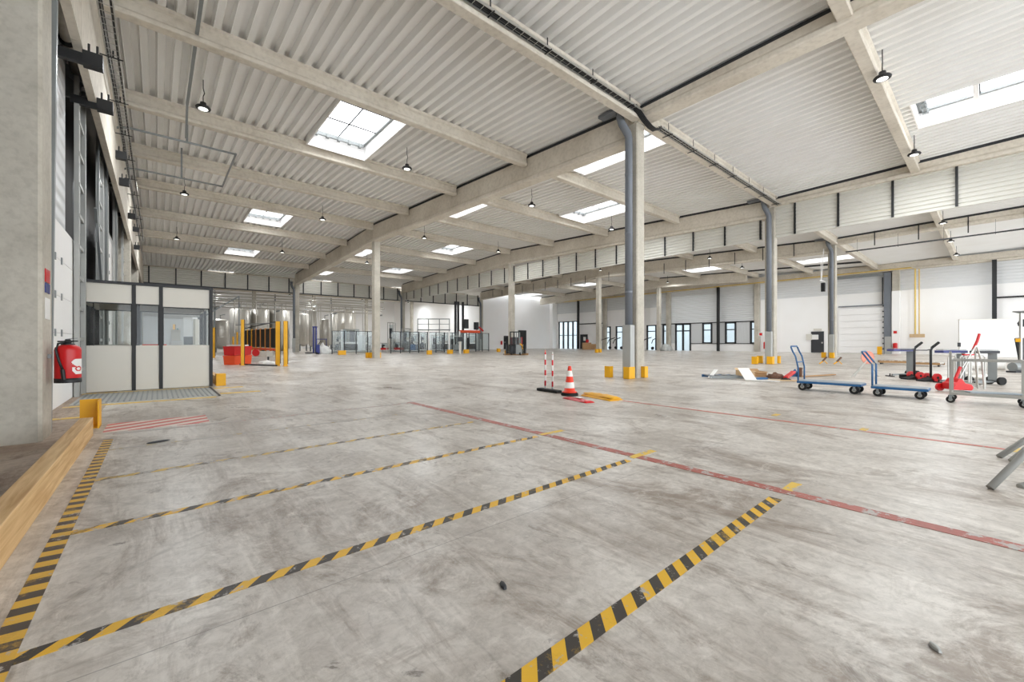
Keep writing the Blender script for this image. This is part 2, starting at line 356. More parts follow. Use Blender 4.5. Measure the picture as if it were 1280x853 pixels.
# ------------------------------------------------------------------ skylights
def skylight(i, s):
    x0, x1, y0, y1 = s; zc = zdeck((y0 + y1) / 2); z0 = min(zdeck(y0), zdeck(y1)) - 0.02; zt = zc + 0.52
    cx, cy = (x0 + x1) / 2, (y0 + y1) / 2
    bay = ['left-hand', 'second', 'third', 'right-hand'][min(3, max(0, int((cx + 1) // 12.2)))]
    t = thing('skylight', f'{SKYL[i]}', 'skylight', (cx, cy, zc), 'rectangular roof skylights')
    k = MB(); w = 0.04
    k.box(x0 - w, x0, y0 - w, y1 + w, z0, zt).box(x1, x1 + w, y0 - w, y1 + w, z0, zt).box(x0, x1, y0 - w, y0, z0, zt).box(x0, x1, y1, y1 + w, z0, zt)
    k.build('curb', M['white'], t)
    B(x0, x1, y0, y1, zt, zt + 0.03).build('dome', M['sky'], t)
    f = MB()
    for q in (1, 2): yy = y0 + (y1 - y0) * q / 3; f.box(x0, x1, yy - .022, yy + .022, zt - .06, zt - .03)
    f.box(cx - .022, cx + .022, y0, y1, zt - .05, zt - .03)
    f.build('safety_bars', M['dark'], t)
    fm = MB(); q_ = .09
    for a_ in ((x0, x0 + q_, y0, y1), (x1 - q_, x1, y0, y1), (x0, x1, y0, y0 + q_), (x0, x1, y1 - q_, y1)): fm.box(*a_, zt - .07, zt)
    fm.build('dome_frame', M['grey'], t)
    # opening gear along the far edge
    g = MB(); g.box(x0 + .1, x1 - .1, y1 - .22, y1 - .14, zt - .2, zt - .12)
    for q in range(5): xx = x0 + .25 + (x1 - x0 - .5) * q / 4; g.box(xx - .05, xx + .05, y1 - .26, y1 - .1, zt - .24, zt - .08)
    g.build('opening_gear', M['grey'], t)
SKYL = ['large skylight over the left bay, nearest to the camera', 'second skylight up the left bay, behind the joist with a lamp',
        'farthest skylight of the left bay, above the cladding band', 'skylight tucked behind the big column, beside its girder',
        'skylight in the second bay left of the big column, fully visible', 'narrow sliver of skylight under the main girder',
        'mid distance skylight of the second bay left of the slim grey column', 'small skylight left of the ridge column behind the girder',
        'small far skylight right of the ridge column', 'farthest skylight sliver left of the ridge column', 'long skylight with a divider at the right edge of the photo',
        'small skylight behind the slim ridge column', 'skylight above the wall windows on the right', 'skylight sliver above the dark wall door',
        'far skylight above the glazed entrance', 'last skylight by the far white wall', 'skylight of the left bay behind the camera position']
SKYL += [f'added skylight over the process hall {w}' for w in ('above the small tank', 'above the pipe bridge', 'above the robot arm', 'above the tall tanks', 'behind the pipe bridge', 'by the far white side wall')]
for i, s in enumerate(SKY[:16] + HALL2): skylight(i if i < 16 else i + 1, s)
B(17.7, 19.85, 0.28, 0.4, zdeck(.3) + .3, zdeck(.3) + .52).build('window_divider', M['white'], kind='structure')
# ------------------------------------------------------------------ girders / joists
def girder(x, y0, y1, zb0, zb1, zt0, zt1, name='ceiling_girder'):
    c = x + 0.21
    def prof(y, zb, zt): return [(c - .22, y, zb), (c + .22, y, zb), (c + .25, y, zb + .03), (c + .25, y, zb + .13), (c + .18, y, zb + .22), (c + .18, y, zt), (c - .18, y, zt), (c - .18, y, zb + .22), (c - .25, y, zb + .13), (c - .25, y, zb + .03)]
    v = prof(y0, zb0, zt0) + prof(y1, zb1, zt1); n = 10
    m = MB().add(v, [(j, (j + 1) % n, n + (j + 1) % n, n + j) for j in range(n)] + [tuple(range(n - 1, -1, -1)), tuple(range(n, 2 * n))])
    return m.build(name, M['beam'], kind='structure')
for i, x in enumerate(XL[1:]):
    e = .13
    if i < 3: girder(x, -13, R0 - .02, 7.98, 7.84, zdeck(-13) - e, zdeck(R0) - e)
    for a_, b_ in ((-13, R0), (R0, R1), (R1, R2)):
        if i == 3 and a_ < 0: continue
        MB().bar((x + .21, a_, zdeck(a_) - .065), (x + .21, b_, zdeck(b_) - .065), .26, .128).build('trim_closure', M['dark'], kind='structure')
    if i == 3: y0 = 17.2
    else: y0 = R0 + .35
    ze = zdeck(y0)
    girder(x, y0, R1 + .28, 7.30 + (y0 - R0) * .031, 7.93, ze - e, zdeck(R1) - e)
    girder(x, R1 + .3, R2 + .2, 7.93, 7.2, zdeck(R1) - e, zdeck(R2) - e)
girder(51.0, -13, R2, 7.6, 7.6, 8.3, 8.3)
def joist(y, x0, x1, zb, zt):
    p = [(-.12, 0), (.12, 0), (.14, .02), (.14, .09), (.09, .15), (.09, zt - zb - .12), (.14, zt - zb - .08), (.14, zt - zb), (-.14, zt - zb), (-.14, zt - zb - .08), (-.09, zt - zb - .12), (-.09, .15), (-.14, .09), (-.14, .02)]
    return MB().prism(p, (x0, y, zb), (x1, y, zb), (0, 1, 0), (0, 0, 1)).build('ceiling_joist', M['beam'], kind='structure')
for j, y in enumerate(JY):
    if y > 48: continue
    for i in range(4):
        xa = XL[i] + (.2 if i == 0 else .46); xb = XL[i + 1] - .04 if i < 3 else 51.0
        if i == 3 and y < 17: xa = XL[3] + .46; xb = 51.0
        zt = zdeck(y) - .005
        joist(y, xa, xb, zt - .47, zt)
for y in (53.2, 58.0, 63.0, 68.0, 73.0): joist(y, -1.5, 36.0, zdeck(y) - .5, zdeck(y) - .01)
# ------------------------------------------------------------------ columns
def column(x, y, zt, w=.42, d=.44, m='col'):
    c = .03
    pr = [(c, 0), (w - c, 0), (w, c), (w, d - c), (w - c, d), (c, d), (0, d - c), (0, c)]
    return MB().prism(pr, (x, y, 0), (x, y, zt), (1, 0, 0), (0, 1, 0)).build('wall_column' if x > 50 or x < 0 else 'concrete_column', M[m], kind='structure')
for (x, y, zt) in [(XL[1], R0, 7.83), (XL[2], R0, 7.83), (XL[3], R0, 7.83), (XL[1], R1, 7.93), (XL[2], R1, 7.93), (XL[3], R1, 7.93), (XL[4], R1, 7.93),
                   (XL[1], R2, 7.2), (XL[2], R2, 7.2), (XL[3], R2, 7.2)]: column(x, y, zt)
column(-1.58, 6.81, 8.3, .62, .58)
for y in (26.7, 37.6, 48.0): column(-1.55, y, 8.3, .6, .5)
for y in (5.5, 17.0, 27.6, 37.8): column(50.9, y, 7.6, .5, .5)
struct('wall_column_paint', B(50.88, 51.42, 5.48, 6.02, 0, 5.75), M['white'])
for x, y in ((9.0, 60), (23.2, 60), (30.5, 60), (17.6, 66)): column(x, y, 8.2, .4, .4)
# ------------------------------------------------------------------ downpipes with their guard boxes
def downpipe(x, y, label, zt=8.1, zg=1.62, both=True):
    t = thing('rain_downpipe', label, 'downpipe', (x, y, 0), 'grey rain downpipes on the valley columns')
    MB().tube([(x, y, zg - .1), (x, y, zt - .75), (x - .02, y + .02, zt - .62), (x - .16, y + .14, zt - .3), (x - .2, y + .18, zt - .1), (x - .2, y + .18, zt + .12)], .115, 16).build('pipe', M['pipe'], t, smooth=True)
    MB().box(x - .34, x - .06, y + .1, y + .9, zt + .1, zt + .19).build('gutter_outlet', M['pipe'], t)
    k = MB()
    for z in (2.6, 4.4, 6.2): MB().lathe([(.122, z), (.122, z + .06)], (x, y, 0), 16).build('sleeve', M['pipe'], t)
    MB().box(x - .13, x + .11, y - .14, y + .14, 0.0, zg).build('guard_box', M['guard'], t, bevel=.01)
    return t
downpipe(XL[1] - .14, R0 + .2, 'grey rain downpipe on the big middle column')
downpipe(XL[2] - .14, R0 + .2, 'grey rain downpipe on the column left of the blue platform trolleys')
downpipe(XL[3] - .14, R0 + .2, 'grey rain downpipe on the column beside the dark wall door')
for x, w in ((XL[1], 'on the white column behind the yellow guard frame'), (XL[2], 'on the column in the machine line'), (XL[3], 'on the column by the white end wall')):
    downpipe(x - .14, R2 - .15, 'distant grey rain downpipe ' + w, 7.3, 1.5)
# ------------------------------------------------------------------ walls
def wallX(mb, X, th, y0, y1, z0, z1, holes):
    ys = sorted({y0, y1, *[a for h in holes for a in (h[0], h[1]) if y0 < a < y1]}); zs = sorted({z0, z1, *[a for h in holes for a in (h[2], h[3]) if z0 < a < z1]})
    for a, b in zip(ys, ys[1:]):
        for c, d in zip(zs, zs[1:]):
            m, n = (a + b) / 2, (c + d) / 2
            if any(h[0] < m < h[1] and h[2] < n < h[3] for h in holes): continue
            mb.box(X, X + th, a, b, c, d)
def yw(px): return onX(px, 400, XW).y
wins = []   # (y0,y1,z0,z1,kind)
for a, b in ((878, 890.6), (906.4, 920.6), (937.6, 950)): wins.append((yw(b), yw(a), .95, 3.42, 'window'))
for a, b in ((844.2, 864),): wins.append((yw(b), yw(a), .0, 3.42, 'door'))
for a, b in ((828.5, 837.2), (808.5, 821), (770, 779.5), (753.5, 763.5)): wins.append((yw(b), yw(a), .0, 3.42, 'window'))
wins.append((yw(722.5), yw(698.6), 0.0, 4.5, 'glazed'))
holes = [w[:4] for w in wins]
wb = MB(); wallX(wb, XW, .2, -13, 17.4, 0, 5.8, []); wallX(wb, XW, .2, 29.4, 48.8, 0, 5.8, holes); wallX(wb, XW, .2, 17.4, 29.4, 0, .93, holes)
struct('wall_right', wb, M['white'])
wb = MB(); wallX(wb, XW - .015, .2, 17.4, 29.4, .94, 3.45, [h[:2] + (0, 3.46) for h in holes]); struct('wall_right_infill', wb, M['cladv'])
wb = MB(); wallX(wb, XW - .02, .2, -13, 48.8, 5.8, 8.9, []); wallX(wb, XW - .02, .2, 17.4, 29.4, 3.45, 5.8, []); struct('wall_right_upper', wb, M['clad'])
for i, (a, b, c, d, k) in enumerate(wins):
    nm = 'door_' if k == 'door' else 'window_'
    f = MB(); X0, X1 = XW - .08, XW + .06; w = .2
    f.box(X0, X1, a, a + w, c, d).box(X0, X1, b - w, b, c, d).box(X0, X1, a, b, d - .14, d)
    if k != 'glazed' and c > 0: f.box(X0, X1, a, b, c, c + .12)
    if k == 'glazed':
        for q in (1, 2, 3): y = a + (b - a) * q / 4; f.box(X0, X1, y - .14, y + .14, c, d)
        f.box(X0, X1, a, b, 2.15, 2.25)
    elif k == 'door':
        m_ = (a + b) / 2; f.box(X0, X1, m_ - .12, m_ + .12, c, d).box(X0, X1, a, b, 2.45, 2.6)
    else: f.box(X0, X1, a, b, 2.5, 2.62)
    root = f.build(nm + str(i + 1), M['dark'], kind='structure')
    B(XW - .01, XW + .01, a + .05, b - .05, c + .02, d - .05).build('pane', M['glass'], root)
trm = MB()
trm.box(XW - .09, XW - .02, 17.5, 29.3, 3.42, 3.52).box(XW - .09, XW - .02, 17.5, yw(864), .88, .95)
trm.build('trim_1', M['black'], kind='structure')
for k, px in enumerate((722.5, 897.5, 1243)):
    y = onX(px, 400, 50.9).y
    zz = 7.7
    MB().box(50.8, 51.1, y - .13, y + .13, 0, zz).build('trim_%d' % (k + 2), M['black'], kind='structure')
ya, yb = onX(1246, 373, 51.2).y, -12
B(51.35, 51.47, yb, ya, 4.62, 4.74).build('trim_5', M['black'], kind='structure')
B(51.35, 51.47, 37.9, 43.2, 3.9, 4.02).build('trim_6', M['black'], kind='structure')
# end wall (white) and hall behind
YE = 48.85
struct('wall_end', B(35.9, XW + .2, YE, YE + .2, 0, 8.9), M['white'])
struct('wall_hall_side', B(36.0, 36.2, YE + .2, 78, 0, 9.6), M['white'])
struct('wall_hall_back', B(-1.6, 36.2, 78, 78.2, 0, 9.6), M['white'])
struct('wall_pier', B(onY(687, 400, YE).x, onY(697, 400, YE).x, YE - .7, YE, 0, 8.4), M['white'])
# left wall
lw = MB(); lw.box(-1.75, -1.6, -4, 78, 0, 9.6); struct('wall_left', lw, M['black'])
struct('wall_left_cladding', B(-1.6, -1.5, 7.4, 8.25, 0, 8.3).box(-1.36, -1.32, 8.0, 11.45, 3.17, 6.4).box(-1.6, -1.5, 22.2, 26.6, 0, 5.6), M['clad'])
fb = MB(); 
for a, b in ((-4, 3.0), (3.02, 9.6), (9.62, 14.6), (14.62, 20.0), (20.02, 27.0), (27.02, 37.6), (37.62, 48.2)): fb.box(-1.05, -.93, a, b, 5.95, 8.0)
struct('wall_left_fascia', fb, M['beam'])
MB().box(-1.5, -.98, R2 - .4, R2 - .2, 0, 8.2).build('trim_7', M['grey'], kind='structure')
# black door openings on the end wall
for k, (a, b, t_) in enumerate(((647.8, 657.6, 413), (629.6, 635.6, 420))):
    p, q = onY(a, t_, YE), onY(b, t_, YE)
    r_ = B(p.x, q.x, YE - .07, YE - .002, .01, p.z).build('door_%d' % (20 + k), M['black'], kind='structure')
    B(p.x + .1, p.x + .2, YE - .12, YE - .07, 1.0, 1.15).build('door_handle', M['alu'], r_)
# dark grey personnel door, right wall
a, b = onX(1030, 415, XW).y, onX(1014, 415, XW).y
r_ = B(XW - .07, XW - .003, a, b, .01, 2.17).build('door_30', M['dark'], kind='structure')
B(XW - .09, XW - .07, a + .45, a + 1.0, 1.35, 1.85).build('door_notice', M['paper'], r_)
B(XW - .13, XW - .07, a + .08, a + .2, .95, 1.1).build('door_handle', M['alu'], r_)
a, b = onX(734.6 , 420, XW).y, onX(725.5, 420, XW).y
r_ = B(XW - .07, XW - .003, a, b, .01, 2.3).build('door_31', M['dark'], kind='structure')
B(XW - .09, XW - .07, a + .3, a + .8, 1.3, 1.9).build('door_notice', M['paper'], r_)
# ------------------------------------------------------------------ bulkhead and smoke curtains (horizontally ribbed sheet)
def ribbed(name, along, fixed, a, b, z0, z1, straps, pitch=.17, dp=.06):
    m = MB(); n = int((z1 - z0) / pitch); pr = []
    for k in range(n): z = z0 + k * pitch; pr += [(0, z), (0, z + pitch * .45), (-dp, z + pitch * .6), (-dp, z + pitch * .85)]
    pr.append((0, z1)); k = len(pr)
    if along == 'x': vs = [(a, fixed + o, z) for o, z in pr] + [(b, fixed + o, z) for o, z in pr]
    else: vs = [(fixed + o, a, z) for o, z in pr] + [(fixed + o, b, z) for o, z in pr]
    m.add(vs, [(i, i + 1, k + i + 1, k + i) for i in range(k - 1)])
    root = m.build(name, M['curtain'], kind='structure')
    s = MB()
    for t in straps:
        if along == 'x': MB().box(t - .05, t + .05, fixed - .12, fixed - .04, z0 - .02, z1 + .05).build('strap', M['black'], root)
        else: MB().box(fixed - .1, fixed - .04, t - .04, t + .04, z0 - .02, z1 + .08).build('strap', M['black'], root)
    e = MB()
    if along == 'x': e.box(a, b, fixed - .06, fixed + .06, z0 - .1, z0)
    else: e.box(fixed - .05, fixed + .05, a, b, z0 - .05, z0)
    e.build('edge_rail', M['dark'] if along == 'x' else M['curtain'], root)
for i, (a, b) in enumerate(((-.9, 10.9), (11.6, 23.1), (23.8, 35.4))):
    ribbed('wall_bulkhead', 'x', R2 + .15, a, b, 6.35, 7.75, [a + .35 + q * (b - a - .7) / 6 for q in range(7)])
ribbed('wall_smoke_curtain', 'y', XL[2] + .2, -12.5, R0, 6.36, 7.95, [-11.9 + 1.83 * q for q in range(10)] + [6.25])
ribbed('wall_smoke_curtain', 'y', XL[2] + .2, R0 + .6, R1, 6.36, 7.6, [7.75 + 1.75 * q for q in range(12)])
ribbed('wall_smoke_curtain', 'y', XL[2] + .2, R1 + .6, R2, 6.36, 7.6, [28.3 + 1.9 * q for q in range(11)])
s = MB()
for y in [9.5 + 2.05 * q for q in range(9)] + [29 + 2.05 * q for q in range(9)] + [5 - 2.05 * q for q in range(6)]: MB().box(XL[3] - .07, XL[3] - .045, y, y + .05, 7.4, 8.35).build('trim_strap', M['black'], kind='structure')
# ------------------------------------------------------------------ high bay lamps
def bay_lamp(x, y, z, label, first=[None]):
    if first[0] is None:
        t = thing('high_bay_lamp', label, 'lamp', (x, y, z), 'black round high bay lamps')
        MB().lathe([(.05, .16), (.07, .15), (.08, .07), (.16, .035), (.185, 0), (.175, -.03), (.12, -.035)], (0, 0, 0), 24).build('housing', M['black'], t, world=False, smooth=True)
        MB().lathe([(.115, -.036), (.115, -.042)], (0, 0, 0), 24).build('lens', M['lampface'], t, world=False)
        MB().tube([(0, 0, .15), (0, 0, .32), (.03, 0, .42), (0, 0, .55), (0, 0, .8)], .012, 6).build('suspension', M['black'], t, world=False)
        first[0] = t; return t
    return dup(first[0], (x, y, z), label)
cols_ = [1.0, 7.3, 13.9, 20.4, 33.4, 39.9, 46.4]
rowsn = {2.0: 'row nearest the camera', 14.7: 'second row', 25.4: 'row before the ridge columns', 35.6: 'row beyond the ridge columns'}
cn = ['nearest the left wall', 'second from the left wall', 'just right of the main girder', 'left of the second girder', 'right of the smoke curtain', 'over the middle of the right bay', 'nearest the right wall']
for y, rn in rowsn.items():
    for x, c_ in zip(cols_, cn):
        if (y == 2.0 and x < 13) or (y > 35 and x > 15): continue
        yy = y if y != 2.0 else 1.82
        bay_lamp(x, yy, (zdeck(y) - .85) if y != 2.0 else 7.78, f'black high bay lamp {c_}, {rn}')
# ------------------------------------------------------------------ hazard tapes, red lines
TZ = .003
NS = [0]
def strip(name, label, x0, x1, y0, y1, m, group=None, rz=0):
    NS[0] += 1; o = B(x0, x1, y0, y1, 0.0004, .002 + .00012 * NS[0]).build(name, m); tag(o, label, 'floor marking', group); return o
Ky, Kb = (228, 178, 40), (58, 52, 46)
T1 = tape_mat('hazard_tape_near', Ky, Kb, .143, 'x', .09, -.9); T2 = tape_mat('hazard_tape_worn', Ky, Kb, .17, 'x', .13, -.9)
T3 = tape_mat('hazard_tape_faded', (214, 178, 84), (104, 94, 82), .2, 'x', .16, -.9); T4 = tape_mat('hazard_tape_scraped', (206, 178, 104), (96, 88, 80), .2, 'x', .24, -.9)
T0 = tape_mat('hazard_tape_left', (216, 172, 62), (74, 64, 56), .135, 'y', .08, .12)
TR = tape_mat('red_line_paint', (166, 88, 76), (172, 96, 84), 1.0, 'y', .13, 0); TR2 = tape_mat('red_line_thin', (196, 96, 78), (200, 104, 86), 1.0, 'y', .1, 0)
TF = tape_mat('red_line_faint', (186, 146, 134), (190, 152, 140), 1.0, 'x', .22, 0)
TY = tape_mat('yellow_patch', (226, 188, 70), (226, 188, 70), 1, 'x', .12)
g = 'black and yellow hazard tapes on the floor'
strip('hazard_tape', 'near right black and yellow tape running out of the bottom edge', .3, 3.3, .955, 1.035, T1, g)
strip('hazard_tape', 'long black and yellow tape from the bottom left corner to the red line', -.38, 3.32, 2.17, 2.24, T1, g)
strip('hazard_tape', 'worn black and yellow tape, second of the long ones from the bottom left', -.38, 3.35, 3.42, 3.49, T2, g)
strip('hazard_tape', 'faded dashed tape, third line away from the bottom left corner', -.38, 3.3, 4.62, 4.69, T3, g)
strip('hazard_tape', 'almost scraped off tape line nearest the red and white hatching', -.38, 2.9, 5.84, 5.9, T4, g)
strip('hazard_tape', 'black and yellow tape running beside the timber beam on the left', -.455, -.375, 1.5, 6.5, T0, g)
strip('red_line', 'broad dull red line crossing the right foreground', 3.44, 3.55, -1.2, 6.95, TR, 'red floor lines')
strip('red_line', 'thin red line farther right, in front of the platform trolleys', 6.56, 6.62, -.9, 4.5, TR2, 'red floor lines')
strip('red_line', 'faint red line turning left towards the hatching', -.4, 3.44, 6.8, 6.88, TF, 'red floor lines')
for (px, py, w_) in ((990, 609, .12), (803, 568, .2), (690, 541, .2), (1080, 537, .1), (1270, 563, .12), (970, 519, .1)):
    p = W(px, py); nm = {990: 'beyond the red line at the near right tape', 803: 'beyond the red line at the long tape', 690: 'beyond the red line at the worn tape', 1080: 'on the thin red line, middle', 1270: 'on the thin red line at the right edge', 970: 'on the thin red line, farthest'}[px]
    strip('yellow_patch', 'small yellow tape patch ' + nm, p.x - w_, p.x + w_, p.y - .035, p.y + .035, TY, 'yellow tape patches')
def hatch_mat():
    m, nt, b = newmat('red_white_hatching'); L = nt.links.new; N = nt.nodes.new
    tc = N('ShaderNodeTexCoord'); sx = N('ShaderNodeSeparateXYZ'); L(tc.outputs['Object'], sx.inputs[0])
    a = N('ShaderNodeMath'); a.operation = 'MULTIPLY_ADD'; L(sx.outputs[0], a.inputs[0]); a.inputs[1].default_value = -.55; L(sx.outputs[1], a.inputs[2])
    d = N('ShaderNodeMath'); d.operation = 'DIVIDE'; L(a.outputs[0], d.inputs[0]); d.inputs[1].default_value = .26
    f = N('ShaderNodeMath'); f.operation = 'FRACT'; L(d.outputs[0], f.inputs[0]); g_ = N('ShaderNodeMath'); g_.operation = 'GREATER_THAN'; L(f.outputs[0], g_.inputs[0]); g_.inputs[1].default_value = .5
    mx = N('ShaderNodeMix'); mx.data_type = 'RGBA'; L(g_.outputs[0], mx.inputs[0]); mx.inputs[6].default_value = lin((206, 104, 96)); mx.inputs[7].default_value = lin((226, 212, 200))
    L(mx.outputs[2], b.inputs['Base Color']); b.inputs['Roughness'].default_value = .5; return m
strip('red_white_hatching', 'red and white hatched floor rectangle beside the yellow corner guard', -.5, .55, 7.0, 7.72, hatch_mat())
# dock plate in front of the booth
t = thing('dock_plate', 'ribbed steel dock plate in the floor before the white booth', 'dock plate', (0, 11.3, 0))
B(-1.15, .95, 10.35, 12.3, .0005, .008).build('plate', M['guard'], t)
m = MB()
for q in range(26): x = -1.1 + q * .078; m.box(x, x + .025, 10.4, 12.25, .008, .018)
m.build('tread_ribs', M['grey'], t)
B(.95, .99, 10.3, 12.4, .0005, .012).build('edge_bar', M['black'], t)
for lb, x0, x1, y0, y1 in (('along the near edge of the dock plate', -1.2, .9, 10.05, 10.2), ('along the foot of the white booth', -1.2, 1.0, 12.4, 12.52), ('right of the dock plate, nearer stripe', 1.02, 1.75, 10.6, 10.8), ('right of the dock plate, farther stripe', 1.02, 1.6, 11.9, 12.1), ('in front of the large white dock door', -1.25, -.75, 8.6, 8.75)):
    strip('yellow_stripe', 'yellow floor stripe ' + lb, x0, x1, y0, y1, TY, 'yellow stripes around the dock plate')
for lb, px, py, w_, a in (('before the hatching', 198, 553, .11, .3), ('in the middle foreground', 629, 734, .035, 1.2), ('right foreground, crumpled like a leaf', 1169, 812, .03, .6)):
    p = W(px, py); m = MB(); m.lathe([(w_ * .5, 0), (w_, .004), (w_ * .8, .012), (w_ * .2, .015)], (0, 0, 0), 7)
    o = m.build('debris_scrap', M['dark'] if 'leaf' not in lb else M['guard'], None); o.location = (p.x, p.y, .001); o.scale = (1, .4, 1); o.rotation_euler = (0, 0, a)
    tag(o, 'small dark scrap lying on the floor ' + lb, 'debris')
# ------------------------------------------------------------------ left foreground
o = MB().box(-.68, -.57, 0.2, 6.9, 0.0, .215).build('timber_beam', M['wood'], None, bevel=.004); tag(o, 'long squared timber beam lying along the left floor edge', 'beam')
def corner_guard(x, y, label, sx=.2, sy=.24, h=.36, flip=(1, 1), rz=0):
    t = thing('corner_guard', label, 'corner guard', (x, y, 0), 'yellow steel corner guards'); th = .014; fx, fy = flip
    def bx(a, b, c, d, e, f): return B(min(a, b), max(a, b), min(c, d), max(c, d), e, f)
    bx(0, fx * sx, 0, fy * th, 0, h).build('front_plate', M['yellow'], t, world=False)
    bx(0, fx * th, fy * th, fy * sy, 0, h).build('side_plate', M['yellow'], t, world=False)
    bx(0, fx * sx * .9, 0, fy * sy * .9, 0, .01).build('base_plate', M['yellow'], t, world=False)
    return t
corner_guard(-.56, 7.72, 'big yellow corner guard at the end of the timber beam', .2, .3, .35, (-1, -1))
def guards(x, y, where, w=.42, d=.6):
    corner_guard(x - .33, y - .1, 'yellow corner guard in front of ' + where, .3, .3)
    corner_guard(x - .45, y + d - .05, 'yellow corner guard left of ' + where, .18, .3)
    corner_guard(x + w + .25, y + .05, 'yellow corner guard right of ' + where, .22, .3, flip=(-1, 1))
p = W(762.3, 472.3); corner_guard(p.x, p.y, 'lone yellow guard standing left of the big column', .17, .2, .35)
p = W(786.5, 474.4); corner_guard(p.x, p.y, 'yellow guard at the front of the big column', .30, .2, .36)
p = W(806, 472.6); corner_guard(p.x, p.y, 'yellow guard at the right of the big column', .18, .3, .35)
for px, py, w_, l in ((946.3, 455.6, .2, 'leftmost of four at the column by the clutter'), (952.5, 454.3, .18, 'second of four at the column by the clutter'), (965.5, 455.6, .3, 'third and widest of four at the column by the clutter'), (974.5, 454.6, .2, 'rightmost of four at the column by the clutter'),
                      (1032, 447.5, .18, 'left of the column by the dark wall door'), (1042, 448, .3, 'right of the column by the dark wall door'),
                      (458.5, 447.8, .2, 'left of the slim ridge column'), (463.5, 447.9, .3, 'in front of the slim ridge column'), (472.6, 447.6, .22, 'right of the slim ridge column'),
                      (746, 441.2, .3, 'at the foot of the far ridge column'), (750, 440.9, .3, 'right side foot of the far ridge column'),
                      (423.5, 444, .6, 'before the white wrapping machine'), (535, 443.6, .4, 'first of three before the glazed machines'), (560.5, 442.6, .5, 'second of three before the glazed machines'), (581, 442, .5, 'third of three before the glazed machines'), (622.5, 440.2, .35, 'at the end of the machine fence'), (633, 444, .5, 'beside the parked reach truck')):
    p = W(px, py); corner_guard(p.x, p.y, 'yellow steel guard ' + l, w_, .25, .38)
# fire extinguisher
def extinguisher(x, y, z, label, s=1.0, full=True):
    t = thing('fire_extinguisher', label, 'fire extinguisher', (x, y, z))
    R = .105 * s
    MB().lathe([(R * .3, 0), (R * .95, .0), (R, .02 * s), (R, .345 * s), (R * .94, .375 * s), (R * .6, .40 * s), (R * .3, .41 * s)], (0, 0, 0), 28).build('cylinder', M['red'], t, world=False, smooth=True)
    if full:
        MB().lathe([(R * 1.01, -.01), (R * 1.02, .0), (R * 1.02, .045)], (0, 0, 0), 28).build('foot_ring', M['black'], t, world=False, smooth=True)
        MB().lathe([(.06, .425), (.06, .445), (.03, .455), (.035, .48), (.02, .50)], (0, 0, 0), 14).build('valve', M['black'], t, world=False)
        MB().bar((-.08, -.02, .475), (.085, -.05, .48), .026, .016).build('carry_handle', M['black'], t, world=False)
        MB().bar((-.02, 0, .50), (.08, -.03, .515), .02, .01).build('lever', M['grey'], t, world=False)
        MB().tube([(-.02, -.03, .465), (-.07, -.08, .45), (-.085, -.095, .38), (-.06, -.108, .25), (-.03, -.122, .15)], .012, 8).build('hose', M['black'], t, world=False, smooth=True)
        MB().tube([(-.03, -.122, .15), (-.02, -.125, .03)], .019, 8).build('nozzle', M['black'], t, world=False)
        # white label: a curved band patch with a red sweep
        def patch(a0, a1, z0, z1, r, f=lambda u, v: True, nu=14, nv=14):
            m = MB()
            for i in range(nu):
                for j in range(nv):
                    if not f((i + .5) / nu, (j + .5) / nv): continue
                    q = []
                    for u, v in ((i, j), (i + 1, j), (i + 1, j + 1), (i, j + 1)):
                        a = a0 + (a1 - a0) * u / nu; q.append((r * math.cos(a), r * math.sin(a), z0 + (z1 - z0) * v / nv))
                    m.add(q, [(0, 1, 2, 3)])
            return m
        A0, A1 = math.radians(-72), math.radians(-5)
        patch(A0, A1, .09, .27, R * 1.012, lambda u, v: (u > .35 + .3 * math.sin(v * 6.0)) or (v < .45 and u > .1) and not (u + v < .3), 24, 24).build('label_sheet', M['paper'], t, world=False)
        patch(A0, A1, .10, .22, R * 1.02, lambda u, v: .1 < (u - .55) ** 2 * 4 + (v - .45) ** 2 * 5 < .32, 24, 24).build('label_mark', M['red'], t, world=False)
        B(-.3, -.13, -.02, .02, .28, .33).build('wall_bracket', M['grey'], t, world=False)
    return t
extinguisher(-.80, 7.14, .63, 'large red fire extinguisher hanging on the left concrete column', 1.08)
p = onX(956.8, 437, 50.6); extinguisher(p.x, p.y, .35, 'small far fire extinguisher on the pale column left of the trolleys', 1.9, False)
p = onX(1119, 440, 50.75); extinguisher(p.x, p.y, .4, 'small far fire extinguisher on the white painted column by the dock door', 1.5, False)
p = onY(627, 430, YE - .12); extinguisher(p.x, p.y, .7, 'small far fire extinguisher on the white end wall', 1.4, False)
for (px, py, X_, s_, l) in ((1119, 415.5, 50.88, .34, 'on the white painted column by the dock door'), (951, 418, 50.88, .42, 'on the pale column beside the last window')):
    p = onX(px, py, X_); t = thing('fire_sign', 'small red and white fire sign ' + l, 'sign', (p.x, p.y, p.z), 'red and white fire signs')
    B(-.01, 0, -s_ / 2, s_ / 2, -s_ / 2, s_ / 2).build('plate', M['paper'], t, world=False); B(-.02, -.01, -s_ / 3, s_ / 3, -s_ / 3, s_ / 3).build('pictogram', M['red'], t, world=False)
p = onX(1022, 412.5, XW - .1); o = B(p.x - .04, p.x, p.y - .35, p.y + .35, p.z - .1, p.z + .12).build('exit_lamp', M['booth'], None); tag(o, 'emergency light box above the dark wall door', 'emergency light')
p = onX(1010.5, 421.5, XW - .1); o = B(p.x - .05, p.x, p.y - .3, p.y + .2, p.z - .3, p.z + .3).build('switch_box', M['booth'], None); tag(o, 'pale switch box left of the dark wall door', 'switch box')
